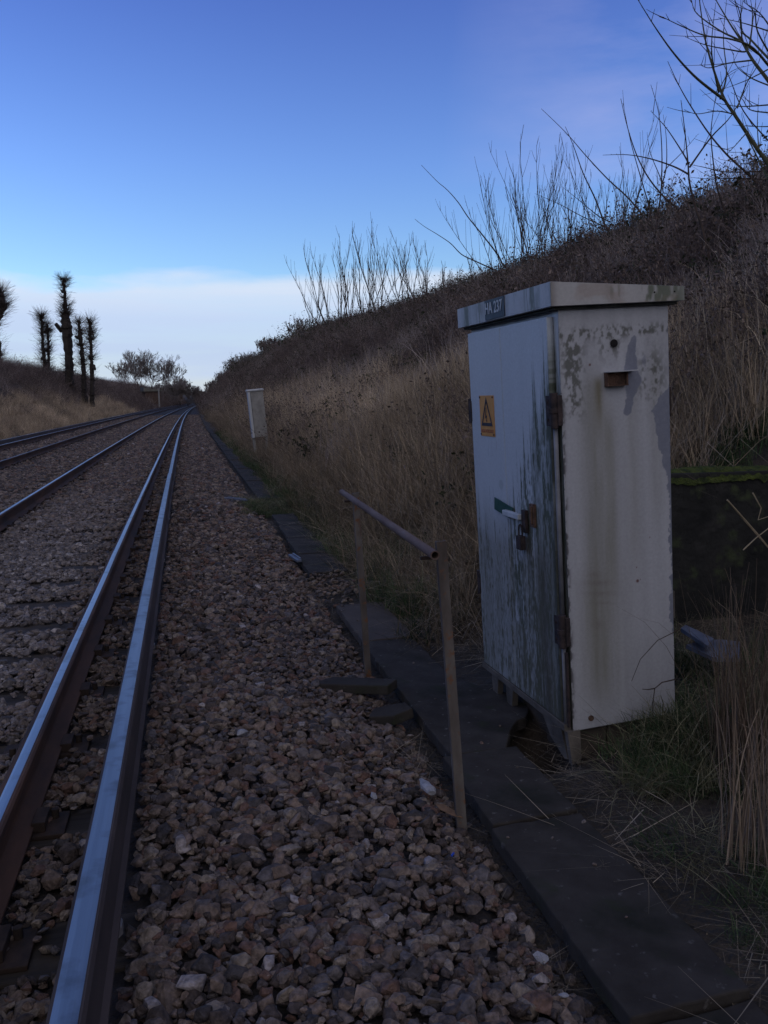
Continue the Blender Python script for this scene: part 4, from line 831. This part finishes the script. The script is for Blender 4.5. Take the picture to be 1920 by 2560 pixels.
# overhanging bare tree at the top right
T1 = [([(1720, 1200), (1659, 1060), (1600, 980), (1520, 860), (1440, 740), (1380, 650), (1340, 550), (1300, 430), (1260, 290), (1235, 150), (1212, -20)], 1.0, .1),
      ([(1380, 650), (1200, 510), (1060, 360), (930, 180), (805, -20)], .62, -.3),
      ([(1800, 720), (1659, 520), (1560, 390), (1490, 270), (1410, 150), (1310, -20)], .95, .3),
      ([(1720, 480), (1659, 420), (1600, 350), (1530, 290), (1400, 250), (1250, 230), (1100, 170), (985, 115)], .6, -.5),
      ([(1530, 300), (1510, 335), (1400, 320), (1250, 290), (1125, 240)], .42, -.3),
      ([(1600, 350), (1470, 260), (1350, 200), (1200, 90), (1165, 10)], .5, .2), ([(1700, 420), (1550, 260), (1480, 180), (1500, -20)], .5, .6), ([(1490, 270), (1480, 100), (1440, -10)], .35, -.2),
      ([(1659, 200), (1500, 150), (1340, 115)], .3, -.2), ([(1680, 560), (1540, 500), (1450, 420), (1435, 345)], .32, .3), ([(1560, 390), (1400, 410), (1280, 440), (1218, 420)], .34, -.1), ([(1659, 450), (1520, 520), (1375, 575)], .3, .1),
      ([(1330, 610), (1400, 480), (1500, 430)], .25, .2), ([(1659, 730), (1540, 710), (1490, 640), (1420, 600)], .3, .4), ([(1440, 740), (1330, 720), (1200, 738), (1115, 712)], .28, -.3), ([(1659, 680), (1480, 690), (1330, 670)], .3, -.2), ([(1460, 700), (1520, 540), (1600, 400), (1659, 160)], .3, .4),
      ([(1670, 820), (1600, 820), (1510, 812)], .25, 0), ([(1600, 980), (1590, 800), (1600, 620)], .3, .3), ([(1520, 860), (1440, 950), (1390, 1000)], .25, -.2), ([(1670, 1180), (1560, 960), (1480, 800), (1400, 620)], .4, .5), ([(1540, 290), (1560, 120), (1545, -10)], .4, .1), ([(1659, 330), (1590, 200), (1570, 80), (1500, 10)], .4, -.2), ([(1670, 170), (1600, 80), (1510, 20)], .35, -.1),
      ([(1350, 640), (1390, 480), (1370, 250), (1390, 0)], .42, .4), ([(1340, 600), (1300, 400), (1295, 250), (1320, 20)], .4, -.2)]
trace(T1, 9.5, 2.0, .030, 'barkg', 'bare_tree', 'leafless tree leaning in at the top right corner with long budded branches', 'tree', .22, seed=3, base=at(1945, 470, y=9.5))
T2 = [([(1275, 1680), (1230, 1470), (1190, 1350), (1150, 1180), (1140, 1050), (1120, 850), (1095, 650)], 1.0, .1), ([(1140, 1050), (1100, 980), (1000, 830), (900, 720)], .6, .2), ([(1150, 1085), (1290, 890), (1420, 750), (1540, 530)], .6, -.2), ([(1145, 1130), (1050, 1080), (900, 1030), (750, 1003), (590, 1005)], .6, .3)]
trace(T2, 9.8, 1.5, .020, 'twig', 'sapling', 'slim dark leafless sapling with wide side shoots, standing in front of the right skyline', 'sapling', .06, seed=4, base=hit(1770, 650))
T3 = [([(1330, 1560), (1210, 1450), (1140, 1400), (1000, 1290), (890, 1160), (810, 1010), (750, 830), (705, 640)], 1.0, .2), ([(910, 1500), (890, 1350), (840, 1170), (770, 920), (720, 670)], .7, .2), ([(915, 1560), (930, 1500), (960, 1290), (970, 1150), (970, 950), (950, 730), (900, 550)], .8, -.2), ([(980, 1250), (960, 1150), (900, 1000), (875, 860)], .5, 0), ([(970, 1200), (1000, 1080), (1000, 900), (980, 745)], .55, .2), ([(985, 1120), (1010, 1080), (1110, 980), (1205, 870)], .45, 0)]
trace(T3, 13, 2, .022, 'twig', 'sapling', 'group of thin arching leafless stems rising left of the corner tree', 'sapling', .04, seed=5, base=hit(1640, 640))
T4 = [([(900, 1480), (850, 1400), (750, 1280), (620, 1160), (480, 1010), (350, 860), (190, 705)], 1.0, .3), ([(640, 1520), (600, 1450), (540, 1290), (460, 1120), (400, 950), (345, 820)], .9, -.1), ([(700, 1520), (600, 1470), (450, 1400), (300, 1320), (150, 1255)], .6, .2), ([(640, 1440), (560, 1400), (450, 1310), (325, 1210)], .6, .2)]
trace(T4, 20, 3, .028, 'twig', 'sapling', 'long bare stem arching up to the left above the cabinet lid', 'sapling', .03, seed=6, base=hit(1560, 640))
T5 = [([(1500, 1110), (1310, 960), (1260, 880), (1200, 800), (1120, 700), (1060, 625), (1000, 535), (930, 455), (860, 395), (760, 292)], 1.0, .3), ([(1400, 1060), (1300, 1000), (1210, 960), (1100, 910), (1020, 870), (950, 800), (870, 745), (780, 690), (718, 642)], .85, .1), ([(1460, 900), (1380, 620), (1365, 400), (1330, 290), (1305, 200)], .6, -.1)]
trace(T5, 26, 4, .030, 'twig', 'sapling', 'pair of long bare stems arching left over the middle of the right crest', 'sapling', .02, org=(760, 300), seed=7, base=hit(1330, 700))
T6 = [([(1720, 1330), (1530, 1130), (1400, 1010), (1280, 870), (1160, 690), (1080, 550), (1010, 400)], 1.0, .2), ([(1380, 1400), (1370, 1350), (1330, 1220), (1310, 1100), (1290, 890), (1300, 750), (1330, 570)], .9, 0), ([(1700, 1105), (1400, 1115), (1250, 1085), (1150, 1065)], .6, 0), ([(1700, 1165), (1450, 1155), (1300, 1160), (1160, 1150)], .6, .2), ([(1659, 910), (1500, 720), (1400, 480), (1300, 270)], .6, 0), ([(1700, 1060), (1500, 1060), (1340, 1030)], .45, 0)]
trace(T6, 11, 2, .018, 'twig', 'sapling', 'bare crossing stems under the corner tree at the right skyline', 'sapling', .08, seed=8, base=hit(1900, 520))

def grow(mb, p, d, L_, r, depth, rnd, spread=.5, up=.12, n=3, minr=.004, keep=1.):
    seg = 3; pts = [p]; rr = [r]; q = p.copy(); dd = d.copy()
    for s in range(seg):
        dd = (dd+Vector((rnd.gauss(0, .10), rnd.gauss(0, .10), rnd.gauss(0, .06)+up*.5))).normalized(); q = q+dd*L_/seg; pts.append(q.copy()); rr.append(max(r*(1-.38*(s+1)/seg), minr))
        if depth > 0 and s >= 1:
            for _ in range(n-1 if s < seg-1 else n):
                if rnd.random() > keep: continue
                sv = Vector((rnd.uniform(-1, 1), rnd.uniform(-1, 1), rnd.uniform(-.35, .8))); nd_ = (dd+sv*spread).normalized()
                grow(mb, q.copy(), nd_, L_*rnd.uniform(.55, .85), max(rr[-1]*rnd.uniform(.5, .72), minr), depth-1, rnd, spread, up, n, minr, keep)
    mb.tube(pts, rr, 5 if depth > 1 else 3, cap=False)
ORD = ['first', 'second', 'third', 'fourth', 'fifth', 'sixth', 'seventh', 'eighth', 'ninth', 'tenth', 'eleventh', 'twelfth', 'thirteenth', 'fourteenth', 'fifteenth', 'sixteenth', 'seventeenth', 'eighteenth', 'nineteenth', 'twentieth', 'twenty-first', 'twenty-second', 'twenty-third', 'twenty-fourth', 'twenty-fifth', 'twenty-sixth']
# upright multi-stem saplings along the crest: (px at base, stem height in px, stems)
CR = [(700, 50, 5), (755, 60, 5), (800, 95, 5), (838, 150, 6), (865, 150, 6), (885, 130, 4), (920, 170, 7), (940, 120, 4), (960, 215, 5), (992, 190, 3), (1030, 120, 5), (1055, 170, 4), (1080, 110, 5), (1100, 70, 4), (1140, 45, 4), (1190, 35, 3), (1270, 160, 7), (1300, 200, 6), (1330, 190, 7), (1370, 150, 7), (1405, 190, 6), (1440, 150, 7), (1490, 130, 6), (1540, 180, 6), (1575, 160, 5)]
for i, (px, hp, ns) in enumerate(CR):
    tb = math.tan(YAW+math.atan((px-960)/FPX)); Y = 20.
    for _ in range(40): Y = (10.2+foff(Y))/tb
    X = 10.2+foff(Y); dist = Y*math.cos(YAW)+X*math.sin(YAW); rnd = random.Random(100+i); H = (hp/FPX*dist*1.12+.9)*rnd.uniform(.85, 1.3); skew = Vector((rnd.gauss(-.10, .16), rnd.gauss(0, .16), 0)); mb = MB(); base = Vector((X, Y, gz(X, Y)-.1)); side = MB()
    e = empty('sapling', base, label='leafless upright sapling, %s from the left along the right-hand crest' % ORD[i], cat='sapling', group='upright saplings along the right-hand crest')
    rmin = .0048*dist/18
    for s in range(ns):
        a_ = rnd.uniform(0, 6.28); ln = abs(rnd.gauss(0, .38))+.06; L_ = H*rnd.uniform(.6, 1.05); r = max(rmin*2.2, .007); q = Vector((rnd.uniform(-.25, .25), rnd.uniform(-.25, .25), 0)); d_ = (Vector((math.cos(a_)*ln, math.sin(a_)*ln, 1))+skew).normalized(); pts = [q.copy()]; N = 9
        for k in range(N):
            d_ = (d_+Vector((rnd.gauss(0, .08), rnd.gauss(0, .08), .05))).normalized(); q = q+d_*L_/N; pts.append(q.copy())
            for _q in range(rnd.choice((1, 2, 2)) if k > 1 else 0):
                sv = Vector((rnd.uniform(-1, 1), rnd.uniform(-1, 1), .9)).normalized(); L2 = L_*rnd.uniform(.16, .5)*(1.15-k/N); tp_ = [q.copy()]; dq = (d_*.7+sv*.75).normalized()
                for _ in range(4): dq = (dq+Vector((0, 0, .14))).normalized(); tp_.append(tp_[-1]+dq*L2/4)
                side.tube(tp_, [max(rmin*.9*(1-.15*w_), rmin*.5) for w_ in range(5)], 4, cap=False)
        mb.tube(pts, [max(r*(1-.75*k/N), rmin*.7) for k in range(N+1)], 5, cap=False)
    mb.build('stems', M['twig'], e, smooth=True); side.build('side_shoots', M['twig'], e)

# pollarded trees on the left bank
def pollard(px_pts, widths, spread, lab, Y, seed, stubs=(), ntw=1400):
    rnd = random.Random(seed); org = (0, 640); s_ = 4.81; k = Y/math.cos(.0)/FPX
    pts = [at(org[0]+x/s_, org[1]+y/s_, y=Y) for x, y in px_pts]; base = pts[-1]; e = empty('pollard_tree', base, label=lab, cat='tree', group='pollarded trees on the left bank')
    pts = [p-base for p in pts][::-1]; rr = [w/s_*k/2*.88 for w in widths][::-1]; pts = [pts[0]-Vector((0, 0, 1.2))]+pts; rr = [rr[0]*1.1]+rr; mb = MB(); fine = []; fr = []
    for i in range(len(pts)-1):
        for q in range(5): fine.append(pts[i].lerp(pts[i+1], q/5)+Vector((rnd.gauss(0, .03), rnd.gauss(0, .03), 0))); fr.append((rr[i]*(1-q/5)+rr[i+1]*q/5)*rnd.uniform(.9, 1.14))
    fine.append(pts[-1]); fr.append(rr[-1]); mb.tube(fine, fr, 9)
    for (x, y, x2, y2, w) in stubs:
        a_ = at(org[0]+x/s_, org[1]+y/s_, y=Y)-base; b_ = at(org[0]+x2/s_, org[1]+y2/s_, y=Y-.5)-base; mb.tube([a_, a_.lerp(b_, .5)+Vector((0, 0, -.05)), b_], [w/s_*k/2*1.3, w/s_*k/2*1.1, w/s_*k/2], 7)
    for _ in range(9):
        j = rnd.randrange(4, len(fine)-2); a_ = rnd.uniform(0, 6.28); c0 = fine[j]+Vector((math.cos(a_), math.sin(a_), 0))*fr[j]*.8; mb.tube([c0-Vector((0, 0, .16)), c0, c0+Vector((0, 0, .18))], [.02, fr[j]*rnd.uniform(.4, .75), .03], 6)
    mb.build('trunk', M['bark'], e); tw = MB()
    nodes = [rnd.randrange(5, len(fine)-1) for _ in range(11)]+[len(fine)-1]
    for i in range(ntw):
        j = int(rnd.random()**.8*(len(fine)-1)); j = max(j, 4) if rnd.random() < .9 else j; 
        if rnd.random() < .62: j = max(4, min(len(fine)-1, rnd.choice(nodes)+rnd.choice((-1, 0, 0, 0))))
        a_ = rnd.uniform(0, 6.28); c0 = fine[j]+Vector((math.cos(a_), math.sin(a_), 0))*fr[j]*.85; L_ = spread/s_*k*min(abs(rnd.gauss(.55, .42))+.15, 1.35)*(1. if j > len(fine)*.25 else .8); d_ = Vector((math.cos(a_), math.sin(a_), rnd.gauss(.45, .45) if j < len(fine)-1 else rnd.uniform(-.1, 2.0))).normalized(); q = c0.copy(); p_ = [q.copy()]
        for _ in range(4): d_ = (d_+Vector((rnd.gauss(0, .10), rnd.gauss(0, .10), .07))).normalized(); q = q+d_*L_/4; p_.append(q.copy())
        tw.tube(p_, [.009, .008, .007, .006, .005], 3, cap=False)
    tw.build('shoots', M['twig'], e); return e
pollard([(-5, 395), (10, 450), (30, 560), (45, 620), (10, 700), (-35, 800), (-30, 1000), (-5, 1150), (-5, 1270)], [40, 60, 75, 70, 60, 60, 55, 50, 55], 125, 'pollarded trunk cut by the left edge with a knobbly bulging head', 80, 1)
pollard([(492, 700), (500, 780), (510, 900), (516, 1050), (528, 1200), (535, 1340), (535, 1500)], [42, 38, 36, 38, 44, 50, 55], 105, 'pollarded tree with a flat cut top, left one of the twin trunks', 82, 2, stubs=((495, 710, 525, 705, 26),))
pollard([(566, 820), (572, 900), (575, 1000), (585, 1150), (582, 1340), (570, 1450)], [26, 28, 30, 30, 38, 40], 85, 'thinner pollarded trunk just right of the flat-topped one', 84, 3, stubs=((575, 1020, 610, 1015, 14),))
pollard([(762, 282), (770, 340), (772, 450), (790, 600), (790, 690), (785, 730), (805, 850), (810, 1000), (825, 1200), (832, 1400), (835, 1640)], [46, 34, 38, 48, 60, 105, 128, 125, 105, 100, 110], 95, 'tallest ivy-thickened pollarded tree with narrow head', 80, 4, stubs=((745, 900, 672, 815, 42), (775, 440, 735, 415, 22)), ntw=2300)
pollard([(945, 772), (955, 860), (960, 960), (975, 1080), (990, 1250), (1000, 1400), (1010, 1600)], [38, 40, 52, 50, 54, 60, 66], 85, 'pollarded trunk right of the tallest, with a short stub on its left', 79, 5, stubs=((955, 990, 905, 965, 26),))
pollard([(1073, 765), (1080, 850), (1090, 950), (1092, 1100), (1100, 1250), (1108, 1400), (1105, 1640)], [32, 38, 42, 38, 42, 52, 54], 95, 'rightmost pollarded trunk with a lump near its base', 78, 6, stubs=((1100, 920, 1120, 950, 26), (1125, 1320, 1140, 1360, 34)))

# far bare trees
def crest(px, u=10.2):
    tb = math.tan(YAW+math.atan((px-960)/FPX)); Y = 20.
    for _ in range(40): Y = (u+foff(Y))/tb
    return Y
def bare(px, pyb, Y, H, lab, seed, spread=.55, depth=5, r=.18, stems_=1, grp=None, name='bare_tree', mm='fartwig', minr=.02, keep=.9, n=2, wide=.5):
    if Y is None: Y = crest(px); p = Vector((10.2+foff(Y), Y, gz(10.2+foff(Y), Y)-.1)); H = H/FPX*Y*1.03
    else: p = at(px, pyb, y=Y)
    rnd = random.Random(seed); e = empty(name, p, label=lab, cat='tree' if name != 'bush' else 'bush', group=grp); tr = MB(); tr.tube([(0, 0, -1.5), (0, 0, 0), (0, 0, H*.07)], [r*1.3, r*1.1, r], 7)
    tr.build('trunk', M['bark'], e); mb = MB()
    for s in range(stems_):
        d_ = Vector((rnd.uniform(-wide, wide), rnd.uniform(-wide, wide), 1)).normalized() if stems_ > 1 else Vector((0, 0, 1)); grow(mb, Vector((0, 0, H*.02)), d_, H*.34, r*(.9 if stems_ == 1 else .6), depth, rnd, spread, .12, n, minr, keep)
    mb.build('crown', M[mm], e); return e
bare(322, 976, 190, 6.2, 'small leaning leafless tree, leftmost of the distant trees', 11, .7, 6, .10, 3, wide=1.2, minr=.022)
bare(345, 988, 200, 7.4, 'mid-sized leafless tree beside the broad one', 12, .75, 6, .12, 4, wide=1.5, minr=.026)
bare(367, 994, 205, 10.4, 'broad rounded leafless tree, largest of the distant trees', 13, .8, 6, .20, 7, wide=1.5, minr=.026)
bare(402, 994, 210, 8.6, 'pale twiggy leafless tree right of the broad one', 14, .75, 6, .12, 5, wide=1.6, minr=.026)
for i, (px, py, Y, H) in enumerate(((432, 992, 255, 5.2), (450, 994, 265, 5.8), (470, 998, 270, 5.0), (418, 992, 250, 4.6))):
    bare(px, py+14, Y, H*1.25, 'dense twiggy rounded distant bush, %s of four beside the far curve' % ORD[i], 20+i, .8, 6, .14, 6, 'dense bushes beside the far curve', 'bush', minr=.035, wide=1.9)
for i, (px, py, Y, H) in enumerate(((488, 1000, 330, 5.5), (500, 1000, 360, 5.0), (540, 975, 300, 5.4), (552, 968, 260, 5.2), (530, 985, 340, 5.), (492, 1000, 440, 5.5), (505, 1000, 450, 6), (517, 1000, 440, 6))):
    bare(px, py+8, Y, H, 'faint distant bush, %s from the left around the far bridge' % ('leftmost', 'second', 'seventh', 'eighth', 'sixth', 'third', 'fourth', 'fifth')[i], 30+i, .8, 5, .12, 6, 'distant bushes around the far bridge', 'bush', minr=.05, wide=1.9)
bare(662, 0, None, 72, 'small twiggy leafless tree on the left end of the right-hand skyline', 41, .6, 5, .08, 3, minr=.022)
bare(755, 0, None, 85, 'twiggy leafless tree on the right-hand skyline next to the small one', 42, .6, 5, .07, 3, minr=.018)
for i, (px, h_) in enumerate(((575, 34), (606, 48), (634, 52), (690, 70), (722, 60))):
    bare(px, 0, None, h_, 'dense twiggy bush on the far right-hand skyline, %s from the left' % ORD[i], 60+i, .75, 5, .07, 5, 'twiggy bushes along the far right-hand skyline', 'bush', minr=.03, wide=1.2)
# hut, post, bridge, signal beyond
p = at(378, 992, y=165); hut = empty('lineside_hut', (p.x, 165, p.z-.3), (0, 0, .25), label='low dark hut with a pale sloping roof half hidden on the left bank', cat='hut')
mb = MB(); mb.box((-1.3, -1, -1), (1.5, 1.5, 1.3)); mb.build('wall', M['brickred'], hut)
mb = MB(); mb.prism([(-1.6, 1.25), (1.7, 1.31), (1.7, 1.45), (-1.6, 2.0)], Matrix(((1, 0, 0, 0), (0, 0, -1, 1.7), (0, 1, 0, 0), (0, 0, 0, 1))), 3.0); mb.build('roof', M['roof'], hut)
p = at(398, 1003, y=150); o = MB(); o.tube([(0, 0, -1), (0, 0, 1.95)], [.14, .12], 8); o.box((-.2, -.15, 1.95), (.2, .15, 2.1)); o = o.build('concrete_post', M['concpost'], label='pale upright post beside the hut on the left bank', cat='post'); o.location = p
br = empty('overbridge', (foff(385), 385, 0), label='distant low dark bridge spanning the cutting', cat='bridge')
mb = MB(); mb.box((-9.5, -3, 4.1), (10, 3, 4.7)); mb.build('deck', M['wall'], br)
for y_ in (-3.2, 2.9):
    mb = MB(); mb.box((-9.5, y_, 4.7), (10, y_+.3, 5.4)); mb.build('parapet', M['wall'], br)
for x_ in (-8.5, 4.2):
    mb = MB(); mb.box((x_-.8, -3, -1), (x_+.8, 3, 4.1)); mb.build('abutment', M['brickred'], br)
p = at(517, 998, y=290); sg_ = empty('signal_post', (p.x, 290, 0), label='small distant signal with a pale head by the bridge', cat='signal')
mb = MB(); mb.tube([(0, 0, -.5), (0, 0, 3.6)], .09, 8); mb.build('post', M['iron'], sg_); mb = MB(); mb.box((-.25, -.2, 3.6), (.25, .2, 4.5)); mb.build('head', M['white'], sg_, bevel=.1)
print('done')
